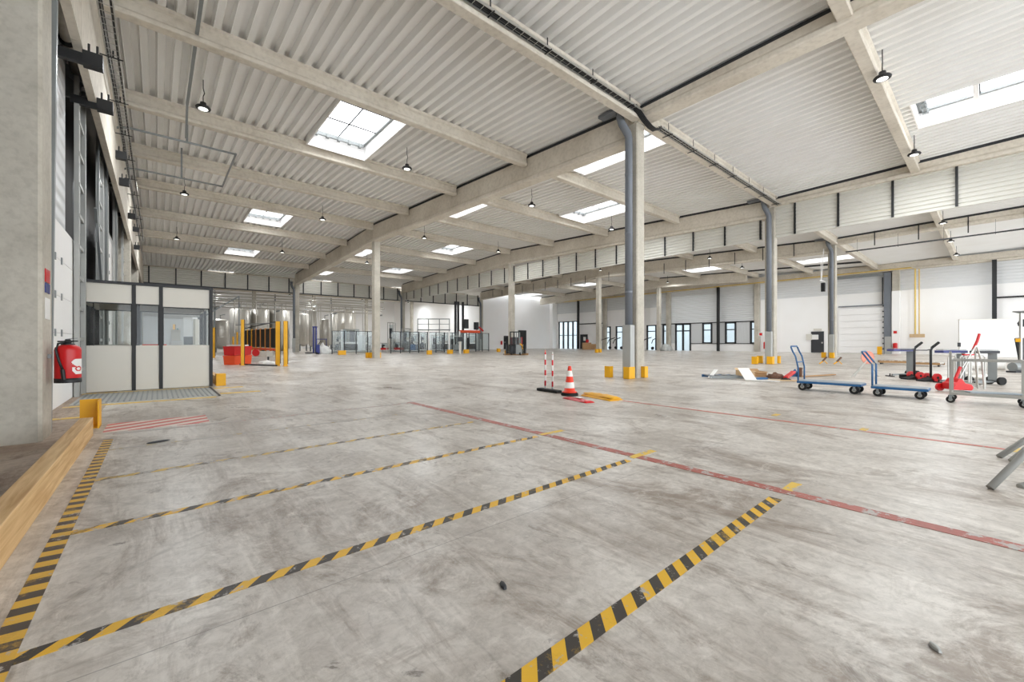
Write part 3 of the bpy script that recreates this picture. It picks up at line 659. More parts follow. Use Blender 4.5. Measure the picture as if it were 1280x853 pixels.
# stickers on the side of the left column
for i, (z0, z1, c_, l) in enumerate(((1.78, 1.93, 'red', 'upper red'), (1.66, 1.77, 'navy', 'blue'), (1.36, 1.6, 'paper', 'lower white'))):
    o = B(-.958, -.95, 6.95, 7.2, z0, z1).build('notice_sticker', M[c_], None); tag(o, l + ' notice sticker on the side of the left concrete column', 'sticker')
# galvanised upright beside the column
t = thing('door_guide_post', 'tall galvanised upright with brackets right of the left column', 'door guide', (-1.0, 7.5, 0))
MB().bar((-1.0, 7.45, 0), (-.97, 7.75, 7.0), .055, .08).build('upright', M['grey'], t)
m = MB()
for z in (2.5, 3.3, 4.1, 4.9, 5.7, 6.4): MB().bar((-1.5, 7.62 + z * .03, z), (-1.0, 7.5 + z * .03, z), .07, .07).build('bracket', M['dark'], t)
MB().bar((-1.0, 7.36, 0), (-1.0, 7.36, 1.3), .045, .045).build('lower_rail', M['grey'], t)
# ------------------------------------------------------------------ dock doors on the left
def dock_leaf(y0, y1, zt, label, X=-1.27):
    t = thing('dock_door', label, 'dock door', (X, (y0 + y1) / 2, 0)); n = max(3, round(zt / .6))
    for k in range(n):
        a, b = zt * k / n, zt * (k + 1) / n
        MB().box(X - .05, X, y0, y1, a + .004, b - .004).build('leaf_panel', M['white'], t, bevel=.004)
    for k in range(1, n):
        m = MB()
        for y in [y0 + .08, (y0 + y1) / 2 - .3, (y0 + y1) / 2 + .3, y1 - .08]: MB().box(X, X + .015, y - .03, y + .03, zt * k / n - .06, zt * k / n + .06).build('hinge', M['grey'], t)
    return t
dock_leaf(8.2, 12.4, 3.14, 'white sectional dock door leaf behind the fire extinguisher')
dock_leaf(17.9, 21.7, 4.7, 'white sectional dock door leaf visible above the booth')
def rail(y, zt, label, X=-1.2, track=None):
    t = thing('door_rail', label, 'door rail', (X, y, 0), 'galvanised door rails')
    MB().box(X - .05, X + .02, y - .03, y + .16, 0, zt).build('outer_angle', M['guard'], t)
    if zt > 5: MB().box(X - .02, X + .05, y + .62, y + .76, 0, zt).build('inner_angle', M['guard'], t)
    m = MB(); z = .5
    while z < zt - .2: m.box(X - .01, X + .03, y - .02, y + .66, z, z + .07); z += .62
    m.build('rung', M['guard'], t)
    if track: MB().tube([(X + .04, y, 1.0), (X + .04, y, track - .45), (X + .1, y, track - .2), (X + .35, y, track - .03), (X + .6, y, track), (2.1, y, track)], .035, 8).build('curved_track', M['grey'], t, smooth=True)
    return t
rail(11.9, 6.4, 'tall ladder-like door rail right of the dock door with the extinguisher')
rail(15.75, 7.4, 'pale door rail left of the curved track, beyond the ladder-like one')
rail(17.35, 7.6, 'door rail with a curved overhead track, nearer of the pair', track=7.7)
rail(21.3, 7.6, 'door rail with a curved overhead track, farther of the pair', track=7.7)
rail(26.2, 7.4, 'door rail beside the half white painted left wall column')
rail(30.2, 7.4, 'farthest door rail behind the half white wall column')
o = MB().bar((2.1, 17.3, 7.7), (2.1, 21.35, 7.7), .05, .05).build('track_crossbar', M['grey'], None); tag(o, 'steel bar joining the two overhead door tracks', 'crossbar')
for x, y, z0, z1, l in ((.75, 17.3, 7.7, zdeck(17.15), 'nearer'), (.75, 21.3, 7.7, zdeck(22), 'farther')):
    o = MB().bar((x, y, z0), (x, y, z1), .06, .04).build('track_hanger', M['grey'], None); tag(o, l + ' upright strut holding the overhead door track', 'hanger')
o = MB().bar((.72, 8.0, zdeck(8) - .06), (.68, 15.6, zdeck(15.6) - .5), .07, .05).bar((.68, 15.6, zdeck(15.6) - .5), (.72, 17.2, 7.78), .06, .05).build('ceiling_rail', M['grey'], None); tag(o, 'long steel rail under the roof sheets at the upper left', 'ceiling rail')
def shaft(y0, y1, z, label, X=-1.24):
    t = thing('spring_shaft', label, 'door spring shaft', (X, (y0 + y1) / 2, z))
    MB().tube([(X, y0, z), (X, y1 - .5, z)], .085, 14).build('spring_tube', M['beam'], t, smooth=True)
    MB().lathe([(.05, 0), (.17, .01), (.17, .05), (.13, .07), (.13, .22), (.17, .24), (.17, .27), (.05, .28)], (X, y1 - .42, z), 20, 'y').build('cable_drum', M['grey'], t, smooth=False)
    for y in (y0 + 1.2, y0 + 3.0): MB().lathe([(.1, 0), (.11, .02), (.11, .12), (.1, .14)], (X, y, z), 14, 'y').build('coupling', M['black'], t)
    MB().box(X - .3, X + .05, y1 - .35, y1 - .28, z - .5, z + .15).build('end_plate', M['grey'], t)
shaft(7.9, 12.6, 6.6, 'beige spring shaft with cable drum above the near dock door')
shaft(17.3, 22.0, 7.75 - .3, 'beige spring shaft above the second dock door')
MB().bar((-1.15, 14.6, 3.6), (-1.12, 14.9, 6.6), .035, .035).build('trim_8', M['grey'], kind='structure')
MB().bar((-1.15, 15.9, 2.6), (-1.15, 14.4, 4.4), .05, .05).build('trim_9', M['grey'], kind='structure')
for i, (y, z) in enumerate(((9.8, 5.9), (11.9, 6.05), (16.9, 6.75), (18.4, 6.4), (23.6, 6.5), (28.2, 6.9), (29.4, 6.2))):
    w_ = ['nearest the camera', 'at the cable drum of the near door', 'over the curved track', 'above the second door leaf', 'before the half white column', 'just past the half white column, upper', 'just past the half white column, lower'][i]
    t = thing('bracket_box', 'black bracket box on the beige left fascia, ' + w_, 'bracket box', (-.93, y, z), 'black boxes on the left fascia')
    B(-.93, -.69, y - .09, y + .09, z - .22, z).build('housing', M['black'], t); B(-1.3, -.93, y - .05, y + .05, z - .2, z - .04).build('back_arm', M['black'], t)
    for a in (-.86, -.76): MB().tube([(a, y, z), (a, y, z + .16)], .016, 6).build('stud', M['black'], t)
# cable trays
def tray(name, label, p, q, w=.2, hang=None, cables=3, side=(0, 0, 1), hstep=2.0, hl=.45, rungs=True):
    p, q = Vector(p), Vector(q); a = (q - p).normalized(); s_ = a.cross(Vector((0, 0, 1))).normalized(); Ln = (q - p).length
    t = thing(name, label, 'cable tray', ((p + q) / 2)[:]); tm = 'dark' if 'right edge' in label else 'alu'
    m = MB()
    for k in (-1, 1): m.bar(p + s_ * k * w / 2, q + s_ * k * w / 2, .012, .05)
    d = 0.1
    while d < Ln: m.bar(p + a * d - s_ * w / 2 - Vector((0, 0, .02)), p + a * d + s_ * w / 2 - Vector((0, 0, .02)), .012, .008); d += .22
    m.build('mesh_tray', M[tm], t)
    for k in range(cables):
        o_ = s_ * (w * .7 * (k / max(1, cables - 1) - .5)) + Vector((0, 0, .012 + .008 * (k % 2))); pts = []
        n = max(2, int(Ln / 1.2))
        for i in range(n + 1): pts.append(p + a * (Ln * i / n) + o_ + Vector((0, 0, .008 * math.sin(i * 2.1 + k))))
        MB().tube(pts, .018, 6).build('cable', M['black'], t, smooth=True)
    d = .6
    while d < Ln:
        c_ = p + a * d; MB().bar(c_ + Vector((0, 0, -.04)), c_ + Vector((0, 0, hl)), .03, .01).bar(c_ - s_ * (w / 2 + .12) + Vector((0, 0, -.05)), c_ + s_ * (w / 2 + .05) + Vector((0, 0, -.05)), .02, .02).build('hanger', M['black'], t); d += hstep
    return t
tray('cable_tray', 'cable tray with black cables under the joist left of the big column', (3.0, 6.86, 8.02), (11.0, 6.86, 7.98), .18, cables=4, hl=.3, hstep=1.7)
tray('cable_tray', 'cable tray with black cables right of the big column', (12.0, 6.86, 7.86), (23.3, 6.86, 7.86), .18, cables=3, hl=.35, hstep=1.7)
m = MB()
for k in range(4):
    y = 6.79 + k * .045; m.tube([(10.6, y, 8.03), (10.9, y, 7.93), (11.1, y - .04, 7.76), (11.35, y - .08, 7.63), (11.65, y - .06, 7.64), (11.9, y, 7.78), (12.2, y, 7.9)], .024, 7)
o = m.build('cable_bundle', M['black'], None, smooth=True, kind='stuff'); tag(o, 'sagging black cable bundle bridging the two trays at the big column', 'cables', kind='stuff')
tray('cable_tray', 'cable tray hanging below the girder at the right edge', (XL[3] - .1, 6.5, 7.2), (XL[3] - .1, -10, 7.2), .15, cables=2, hl=.75, hstep=2.0)
tray('cable_tray', 'cable tray along the beige fascia at the upper left', (-.72, 3.0, 7.3), (-.72, 34.0, 7.3), .22, cables=2, hl=.1, hstep=2.2)
m = MB(); m.tube([(-.8, 4, 7.62), (-.8, 9, 7.58), (-.8, 14, 7.64), (-.8, 21, 7.56), (-.8, 30, 7.6)], .012, 6)
o = m.build('wall_cable', M['black'], None); tag(o, 'thin black cable running along the upper left fascia', 'cable')
# yellow gas pipe on the right wall
t = thing('gas_pipe', 'yellow gas pipe running under the right wall beam and dropping to a valve', 'gas pipe', (50.7, 5, 7.5))
y1 = onX(1144, 400, 50.75).y; y2 = onX(1149, 400, 50.75).y
MB().tube([(50.75, y1, 1.75), (50.75, y1, 7.55), (50.75, y1 + .3, 7.7), (50.75, 46, 7.7)], .055, 8).build('upper_run', mat('pipe_yellow', (226, 196, 104), .5), t)
MB().tube([(50.72, y2, 1.75), (50.72, y2, 7.5)], .045, 8).build('drop_pipe', mat('pale_yellow_pipe', (222, 190, 120), .5), t)
MB().box(50.55, 50.85, y2 - .35, y1 + .35, 1.5, 1.8).build('valve_box', M['tan'], t)
# ------------------------------------------------------------------ dock door in the right wall
a, b = onX(1106, 400, XW).y, onX(1048.5, 400, XW).y
t = thing('dock_door', 'wide white dock door in the right wall with grey frame post', 'dock door', (XW, (a + b) / 2, 0))
X = XW - .1
for k in range(7): MB().box(X - .05, X, a, b, .62 * k + .02, .62 * (k + 1)).build('leaf_panel', M['white'], t, bevel=.006)
MB().box(X - .12, X - .05, a, b, 4.52, 4.62).build('top_bar', M['pipe'], t)
MB().box(X - .4, X, a - .5, a, 0, 7.5).build('frame_post', M['pipe'], t)
MB().box(X - .5, X - .3, a + .05, b, 7.25, 7.5).build('head_rail', M['grey'], t)
MB().tube([(X - .3, a + .1, 4.6), (X - .3, a + .1, 7.1)], .05, 6).build('guide_rail', M['black'], t)
MB().box(X - .62, X - .4, a - .52, a - .08, 0, 1.6).build('guard_box', M['guard'], t)
for q in range(9): MB().box(X - .16, X - .1, a + .02, a + .14, .4 + q * .5, .5 + q * .5).build('roller', M['black'], t)
p = W(1102, 443.5); corner_guard(p.x, p.y, 'yellow guard at the foot of the right wall dock door', .3, .3, .7)
p = W(1162, 441.5) 
t = thing('jib_crane', 'small white bracket arm beside the column by the dark door', 'bracket arm', (XL[3] - .3, R0 + .9, 5.0))
MB().bar((XL[3] - 1.3, R0 + .6, 5.3), (XL[3] + .1, R0 + .6, 5.35), .06, .06).bar((XL[3] - .9, R0 + .6, 5.3), (XL[3] - .3, R0 + .6, 7.6), .04, .04).bar((XL[3] - 1.0, R0 + .6, 5.3), (XL[3] - 1.0, R0 + .6, 6.9), .04, .04).build('frame', M['white'], t)
B(XL[3] - .6, XL[3] - .35, R0 + .5, R0 + .7, 4.6, 5.2).build('camera_box', M['black'], t)
# white partition at the right
p, q = W(1198.5, 446.4), W(1271, 447.0); t = thing('white_partition', 'tall white free-standing partition at the right wall', 'partition', (p.x, p.y, 0))
n_ = (q - p).normalized()
MB().bar(p + Vector((0, 0, 1.36)), q + Vector((0, 0, 1.36)), .12, 2.7).build('panel', M['part'], t)
MB().bar(p + Vector((0, 0, 2.73)), q + Vector((0, 0, 2.73)), .16, .06).build('top_rail', M['booth'], t)
MB().bar(p - n_ * .05 + Vector((-.1, 0, .9)), p + n_ * .1 + Vector((-.1, 0, .9)), .08, .3).build('socket', M['dark'], t)
# stand with dark cover at the right edge
p = W(1276, 451); t = thing('equipment_stand', 'pole stand with flat top and dark cover at the right edge', 'equipment stand', (p.x, p.y, 0))
MB().tube([p + Vector((0, 0, .02)), p + Vector((0, 0, 2.85))], .07, 10).build('pole', M['alu'], t)
MB().lathe([(.1, 2.8), (.32, 2.88), (.32, 2.92)], (p.x, p.y, 0), 16).build('top_plate', M['grey'], t)
MB().box(p.x - .18, p.x - .02, p.y, p.y + .2, 1.1, 1.3).build('control_box', M['yellow'], t)
MB().add([(p.x + .0, p.y - .1, 1.3), (p.x + .5, p.y - .35, 1.35), (p.x + .55, p.y + .2, 1.35), (p.x, p.y + .25, 1.3), (p.x - .02, p.y - .05, .06), (p.x + .22, p.y - .2, .03), (p.x + .25, p.y + .1, .03), (p.x, p.y + .1, .06)], [(0, 1, 2, 3), (4, 5, 6, 7), (0, 1, 5, 4), (1, 2, 6, 5), (2, 3, 7, 6), (3, 0, 4, 7)]).build('dark_cover', M['black'], t)
MB().lathe([(.05, 0), (.2, .05), (.24, .22), (.15, .4), (.05, .45)], (p.x + .3, p.y - .1, 2.0), 14).build('motor_head', M['dark'], t, smooth=True)
MB().bar(p + Vector((0, 0, 2.2)), p + Vector((.3, -.1, 2.2)), .05).build('head_arm', M['grey'], t)
# ------------------------------------------------------------------ booth
BX0, BX1, BY0, BY1, BT = -1.22, 1.02, 12.72, 15.6, 2.39
t = thing('white_booth', 'white prefabricated office booth with black posts and windows', 'booth', ((BX0 + BX1) / 2, (BY0 + BY1) / 2, 0))
xs = [BX0, -.40, .07, BX1]
wz = [(1.02, 1.97), (1.02, 1.97), (1.02, 1.93)]
for i in range(3):
    a, b = xs[i] + .02, xs[i + 1] - .02
    for y in (BY0, BY1 - .05):
        MB().box(a, b, y, y + .05, .01, 1.02).build('lower_panel', M['booth'], t)
        MB().box(a, b, y, y + .05, wz[i][1], BT).build('header_panel', M['booth'], t)
        f = MB(); f.box(a, a + .03, y + .005, y + .045, 1.02, wz[i][1]).box(b - .03, b, y + .005, y + .045, 1.02, wz[i][1]).box(a, b, y + .005, y + .045, wz[i][1] - .025, wz[i][1])
        fr = f.build('window_frame', M['black'], t); MB().box(a + .02, b - .02, y + .02, y + .03, 1.02, wz[i][1]).build('window_pane', M['glass'], fr)
for x in xs:
    for y in (BY0, BY1 - .06): MB().box(x - .035, x + .035, y - .02, y + .08, 0, BT + .01).build('post', M['black'], t)
for x in (BX0, BX1 - .05):
    for a, b in ((BY0 + .08, 14.1), (14.2, BY1 - .1)):
        MB().box(x, x + .05, a, b, .01, 1.02).build('lower_panel', M['booth'], t); MB().box(x, x + .05, a, b, 1.95, BT).build('header_panel', M['booth'], t)
        MB().box(x + .02, x + .03, a, b, 1.02, 1.95).build('window_pane', M['glass'], t)
    MB().box(x, x + .06, 14.1, 14.2, 0, BT).build('post', M['black'], t)
MB().box(BX0 - .04, BX1 + .04, BY0 - .05, BY1 + .04, BT, BT + .06).build('roof_panel', M['dark'], t)
t = thing('desk', 'brown topped desk inside the white booth', 'desk', (.3, 15.0, 0))
MB().box(-.5, .9, 14.6, 15.4, .92, .97).build('desk_top', M['card'], t)
for x in (-.45, .85):
    for y in (14.65, 15.35): MB().box(x - .02, x + .02, y - .02, y + .02, 0, .92).build('leg', M['dark'], t)
o = B(.28, .55, 14.75, 14.95, .97, 1.14).build('letter_tray', M['paper'], None); tag(o, 'white tray of papers on the booth desk', 'tray')
o = B(.3, .5, 14.98, 15.08, .97, 1.45).build('calendar_stand', M['booth'], None); tag(o, 'upright pale desk calendar in the booth', 'calendar')
o = B(-.3, .2, 14.7, 15.1, .97, 1.04).build('folder', M['orange'], None); tag(o, 'flat orange folder on the booth desk', 'folder')
p = W(265.5, 470); q = W(275, 482)
t = thing('floor_kerb', 'short timber kerb with yellow end block right of the booth', 'kerb', (q.x, q.y, 0))
MB().bar(Vector((1.15, 15.9, .12)), Vector((1.2, 12.9, .12)), .14, .22).build('timber', M['wood'], t)
MB().box(1.12, 1.32, 12.62, 12.88, 0, .3).build('end_block', M['yellow'], t)
# ------------------------------------------------------------------ traffic cone, marker posts, bags
p = W(712, 494.5); t = thing('traffic_cone', 'orange and white traffic cone on a black weighted base', 'traffic cone', (p.x, p.y, 0))
MB().lathe([(.17, 0), (.18, .015), (.17, .05), (.12, .06)], (0, 0, 0), 24).build('weighted_base', M['rubber'], t, world=False, smooth=False)
MB().lathe([(.135, .058), (.155, .066), (.155, .075), (.115, .085), (.035, .57), (.03, .60), (.022, .605)], (0, 0, 0), 28).build('cone_body', M['cone'], t, world=False, smooth=True)
p = W(674, 488); q = W(699, 492); t = thing('marker_post_base', 'black rubber base carrying two red and white marker posts', 'marker posts', ((p.x + q.x) / 2, (p.y + q.y) / 2, 0))
MB().bar(p + Vector((0, 0, .03)), q + Vector((0, 0, .03)), .16, .06).build('rubber_base', M['rubber'], t, bevel=.015)
for px, py, tp, l in ((681.6, 489, 441, 'left'), (690.6, 490.5, 443.5, 'right')):
    s_ = W(px, py); d_ = F * H / (py - YH); hgt = (py - tp) / F * d_
    pr = MB().lathe([(.019, .05), (.019, hgt), (.008, hgt + .01)], (s_.x, s_.y, 0), 14).build('marker_post', M['post'], t, smooth=True)
    MB().lathe([(.0135, hgt), (.0135, hgt + .06)], (s_.x, s_.y, 0), 10).build('post_cap', M['salmon'] if l == 'left' else M['paper'], pr, world=True)
def bag(name, label, cat, p, q, w, h, m, lay=1):
    c_ = (p + q) / 2; L_ = (q - p).length; t = thing(name, label, cat, (c_.x, c_.y, 0), rz=math.atan2(q.y - p.y, q.x - p.x))
    for k in range(lay):
        n = 10; mm = MB(); vs = []
        for i in range(n + 1):
            u = i / n; x = -L_ / 2 + L_ * u; e = .55 + .45 * math.sin(PI * min(1, max(0, u * 1.0)))
            for j in range(9):
                v = j / 8; yy = (v - .5) * w * (.85 + .15 * math.sin(u * 9 + k)); zz = h * (1 - (2 * v - 1) ** 4) * e * (.85 + .15 * math.sin(i * 2.3 + j)) + .003
                vs.append((x + .02 * k, yy + .05 * k, k * h * .8 + zz))
            for j in range(9):
                v = 1 - j / 8; yy = (v - .5) * w * .9; vs.append((x + .02 * k, yy + .05 * k, k * h * .8 + .001))
        fs = [(i * 18 + j, i * 18 + (j + 1) % 18, (i + 1) * 18 + (j + 1) % 18, (i + 1) * 18 + j) for i in range(n) for j in range(18)]
        fs += [tuple(range(18)), tuple(n * 18 + j for j in range(18))]
        mm.add(vs, fs); mm.build('cloth_fold', m, t, world=False, smooth=True)
    return t
b_ = bag('red_folded_barrier', 'flat red folded barrier with a white patch beside the cone', 'folded barrier', W(708, 498), W(738, 504), .22, .05, M['red'])
MB().box(-.09, .1, -.03, .07, .054, .058).build('white_patch', M['paper'], b_, world=False)
bag('yellow_folded_sack', 'yellow folded sack on the floor, nearer one of the stack', 'folded sack', W(731, 494.5), W(768, 501.5), .25, .05, M['yellow'], 2)
bag('yellow_folded_sack', 'thin yellow sack end poking out right of the yellow stack', 'folded sack', W(762, 497.5), W(775, 500.5), .16, .03, M['yellow'])
# ------------------------------------------------------------------ platform trolleys
def caster(par, x, y, z0, r, m='rubber', w=.035):
    c = MB().lathe([(r * .6, -w / 2), (r, -w / 2 + .004), (r, w / 2 - .004), (r * .6, w / 2)], (x, y, r), 18, 'x').build('wheel', M[m], par, world=False)
    MB().lathe([(r * .45, -w / 2 - .004), (r * .45, w / 2 + .004)], (x, y, r), 12, 'x').build('hub', M['alu'], c, world=False)
    MB().box(x - w, x - w + .006, y - .02, y + .02, r * .8, z0).box(x + w - .006, x + w, y - .02, y + .02, r * .8, z0).box(x - w, x + w, y - .03, y + .03, z0 - .006, z0).build('fork', M['grey'], par, world=False)
def platform_trolley(label, x0, x1, y0, y1, zt, hz, out, bend, wheels=.085, crossbar=True):
    t = thing('platform_trolley', label, 'trolley', ((x0 + x1) / 2, (y0 + y1) / 2, 0))
    cx, cy = t.location.x, t.location.y; a, b, c, d = x0 - cx, x1 - cx, y0 - cy, y1 - cy
    MB().box(a, b, c, d, zt - .055, zt - .01).build('frame', M['blue'], t, world=False, bevel=.006)
    MB().box(a + .015, b - .015, c + .015, d - .015, zt - .01, zt + .004).build('deck_board', M['trolley_top'], t, world=False)
    r = .017; e = .02
    if bend == 'arc': pts = lambda x: [(x, d - e, zt - .03), (x, d - e, zt + .3), (x, d + out * .25, zt + .55), (x, d + out * .7, hz - .12), (x, d + out, hz - .02)]
    else: pts = lambda x: [(x, d - e, zt - .03), (x, d - e, hz - .26), (x, d + out * .1, hz - .22), (x, d + out, hz - .02)]
    A, Bp = pts(a + .03), pts(b - .03)
    MB().tube(A + [(a + .06, d + out + .005, hz), (b - .06, d + out + .005, hz)] + Bp[::-1], r, 8).build('handle', M['blue'], t, world=False, smooth=True)
    if crossbar: MB().tube([(a + .03, d - .01, zt + .42), (b - .03, d - .01, zt + .42)], .012, 8).build('handle_crossbar', M['blue'], t, world=False)
    for x in (a + .05, b - .05):
        for y in (c + .12, d - .1): caster(t, x, y, zt - .055, wheels)
    return t
platform_trolley('blue platform trolley with a tall curved handle, left one', 11.08, 11.62, 1.78, 2.92, .22, 1.0, .12, 'arc')
platform_trolley('blue platform trolley with a bent handle, right one', 11.02, 11.5, .79, 1.62, .21, .90, .14, 'bent', .075, False)
# steel rail trolley
t = thing('steel_frame_trolley', 'low steel frame trolley with upright posts near the right edge', 'trolley', (11.2, -.1, 0))
x0, x1, y0, y1 = 10.9, 11.45, -.34, .5; m = MB()
cx, cy = 11.2, -.1
for x in (x0, x1):
    for y in (y0, y1): MB().box(x - .016 - cx, x + .016 - cx, y - .016 - cy, y + .016 - cy, .13, .93 if (y > 0 and x < 11) else .78).build('post', M['alu'], t, world=False)
for x in (x0, x1):
    MB().bar((x - cx, y0 - cy, .17), (x - cx, y1 - cy, .17), .03, .045).build('lower_rail', M['alu'], t, world=False)
    MB().bar((x - cx, y0 - cy, .77), (x - cx, y1 - cy, .77), .03, .035).build('upper_rail', M['alu'], t, world=False)
for y in (y0, y1):
    for z in (.17, .77): MB().bar((x0 - cx, y - cy, z), (x1 - cx, y - cy, z), .03, .035).build('cross_rail', M['alu'], t, world=False)
for x in (x0, x1):
    for y in (y0, y1): caster(t, x - cx, y - cy, .14, .06)
o = MB().bar((11.1, .3, .2), (11.3, -.3, .2), .25, .02).build('flat_board', M['trolley_top'], None); tag(o, 'thin grey board lying on the steel frame trolley', 'board')
# red jack with long handle
p = W(1196, 490); t = thing('trolley_jack', 'bright red trolley jack with a long silver handle', 'trolley jack', (p.x, p.y, 0)); q = W(1222, 487.0)
ax = Vector((BR, AR, 0)); dp_ = Vector((BD, AD, 0))
def LP(r_, f_, z): return Vector((ax.x * r_ + dp_.x * f_, ax.y * r_ + dp_.y * f_, z))
prof = [(-.2, .06), (.2, .04), (.24, .1), (.2, .17), (.06, .2), (-.02, .3), (-.08, .3), (-.14, .22), (-.2, .2)]
MB().prism(prof, LP(0, -.13, 0), LP(0, .13, 0), ax, (0, 0, 1)).build('chassis', M['red'], t, world=False, bevel=.015)
for f_ in (-.17, .17): MB().tube([LP(-.2, f_ - .025, .09), LP(-.2, f_ + .025, .09)], .085, 18).build('wheel', M['red'], t, world=False)
MB().tube([LP(-.04, 0, .26), LP(.08, 0, .55)], .03, 10).build('handle_socket', M['red'], t, world=False)
MB().tube([LP(.08, -.04, .54), LP(.40, -.02, 1.02)], .014, 8).tube([LP(.14, .06, .3), LP(.44, .02, 1.0)], .014, 8).build('handle_tube', M['alu'], t, world=False)
MB().tube([LP(.36, 0, .93), LP(.45, 0, 1.12), LP(.50, 0, 1.28)], .025, 10).build('grip', M['red'], t, world=False)
MB().bar(LP(.14, 0, .82), LP(.36, 0, .82), .05, .03).build('cross_piece', M['red'], t, world=False)
MB().tube([LP(.46, .02, 1.0), LP(.62, .05, .62), LP(.70, .08, .05)], .018, 8).tube([LP(.46, .06, 1.0), LP(.8, .3, .05)], .016, 8).build('support_leg', M['alu'], t, world=False)
# chrome hoop racks
for i, (px, py, w_, h_) in enumerate(((1209, 484, .2, .75), (1217, 482, .2, .8), (1226, 486, .2, .78))):
    p = W(px, py); t = thing('hoop_rack', ['left', 'middle', 'right'][i] + 'most thin steel hoop rack behind the frame trolley', 'rack', (p.x, p.y, 0), 'thin steel hoop racks')
    if i == 1: t['label'] = 'middle one of three thin steel hoop racks behind the frame trolley'
    for s_, nm in ((0, 'hoop'), (.35, 'hoop')): MB().tube([LP(-w_ / 2, s_, 0.02), LP(-w_ / 2, s_, h_ - .05), LP(-w_ / 2 + .05, s_, h_), LP(w_ / 2 - .05, s_, h_), LP(w_ / 2, s_, h_ - .05), LP(w_ / 2, s_, 0.02)], .013, 8).build(nm, M['alu'], t, world=False)
    MB().tube([LP(w_ / 2, 0, .1), LP(w_ / 2, .35, .1)], .012, 6).tube([LP(-w_ / 2, 0, .1), LP(-w_ / 2, .35, .1)], .012, 6).build('tie_bar', M['alu'], t, world=False)
p = W(1214, 478); t = thing('pipe_bundle_stand', 'low stainless cylinder lying between the hoop racks', 'cylinder', (p.x, p.y, 0))
MB().tube([LP(-.3, 0, .16), LP(.45, 0, .14)], .1, 14).build('body', M['steel'], t, world=False, smooth=True); MB().bar(LP(-.2, 0, 0.03), LP(.35, 0, .03), .2, .06).build('cradle', M['grey'], t, world=False)
# benches with panel legs
def bench(px0, px1, pl, foot, l, top='violet', dark=True):
    p = W(pl, foot); d_ = F * H / (foot - YH); s_ = d_ / F; t = thing('rolling_bench', l, 'work bench', (p.x, p.y, 0), 'narrow work benches on one panel leg'); zt = .88
    a, b = (px0 - pl) * s_, (px1 - pl) * s_
    MB().bar(LP(a, 0, zt - .04), LP(b, 0, zt - .04), .24, .07).build('top', M[top], t, world=False, bevel=.01)
    MB().bar(LP(a + .02, 0, zt + .015), LP(b - .02, 0, zt + .01), .2, .015).build('roller_deck', M['grey'], t, world=False)
    MB().box(-.05, .05, -.08, .08, .12, zt - .08).build('panel_leg', M['grey'], t, world=False)
    MB().bar(LP(a * .9, 0, .06), LP(.15, 0, .09), .05, .05).build('base_bar', M['grey'], t, world=False)
    for f_ in (-.22, .22): MB().tube([LP(.08, f_ * .6 - .03, .1), LP(.08, f_ * .6 + .03, .1)], .1, 16).build('wheel', M['rubber'], t, world=False)
    MB().bar(LP(a, -.15, 0.02), LP(a, .15, .02), .03, .03).bar(LP(a, 0, .02), LP(a, 0, .1), .03, .03).build('end_foot', M['black'], t, world=False)
bench(1112.5, 1140, 1137.5, 471, 'blue topped narrow bench behind the right platform trolley')
bench(1173.5, 1204, 1201, 479, 'blue topped narrow bench left of the red grip handle')
bench(1218, 1243.5, 1240.5, 481, 'dark topped narrow bench right of the red grip handle', 'dark')
# hand trucks with dark poles and red wheels
def pole_truck(px, foot, l):
    p = W(px, foot); t = thing('pole_truck', l, 'hand truck', (p.x, p.y, 0), 'dark pole trucks with red wheels')
    MB().tube([LP(0, 0, .1), LP(0, 0, .86), LP(.03, 0, .93), LP(.2, 0, 1.07)], .028, 10).build('pole', M['dark'], t, world=False, smooth=True)
    MB().tube([LP(.03, 0, .94), LP(.22, 0, 1.085)], .034, 10).build('grip', M['rubber'], t, world=False)
    MB().tube([LP(-.42, 0, .87), LP(-.12, 0, .87), LP(0, 0, .89)], .014, 8).build('side_arm', M['dark'], t, world=False)
    for f_ in (-.14, .14): 
        w_ = MB().tube([LP(.03, f_ - .025, .115), LP(.03, f_ + .025, .115)], .115, 18).build('wheel', M['red'], t, world=False)
        MB().tube([LP(.03, f_ - .03, .115), LP(.03, f_ + .03, .115)], .035, 12).build('hub', M['rubber'], w_, world=False)
    MB().add([LP(-.3, -.12, 0.0), LP(-.3, .12, 0.0), LP(.05, .12, 0.0), LP(.05, -.12, 0.0), LP(-.3, -.12, .03), LP(-.3, .12, .03), LP(.02, .12, .12), LP(.02, -.12, .12)], [(0, 1, 2, 3), (4, 5, 6, 7), (0, 1, 5, 4), (1, 2, 6, 5), (2, 3, 7, 6), (3, 0, 4, 7)]).build('toe_plate', M['rubber'], t, world=False)
pole_truck(1143, 474.5, 'dark pole truck with one red wheel, left of the pair')
pole_truck(1163.5, 477, 'dark pole truck with red wheels, right of the pair')
p = W(1131, 473.5); o = MB().lathe([(.05, 0), (.13, .01), (.13, .12), (.05, .13)], (0, 0, 0), 16).build('black_roll', M['rubber'], None); o.location = (p.x, p.y, 0); tag(o, 'small black roll beside the left pole truck', 'roll')
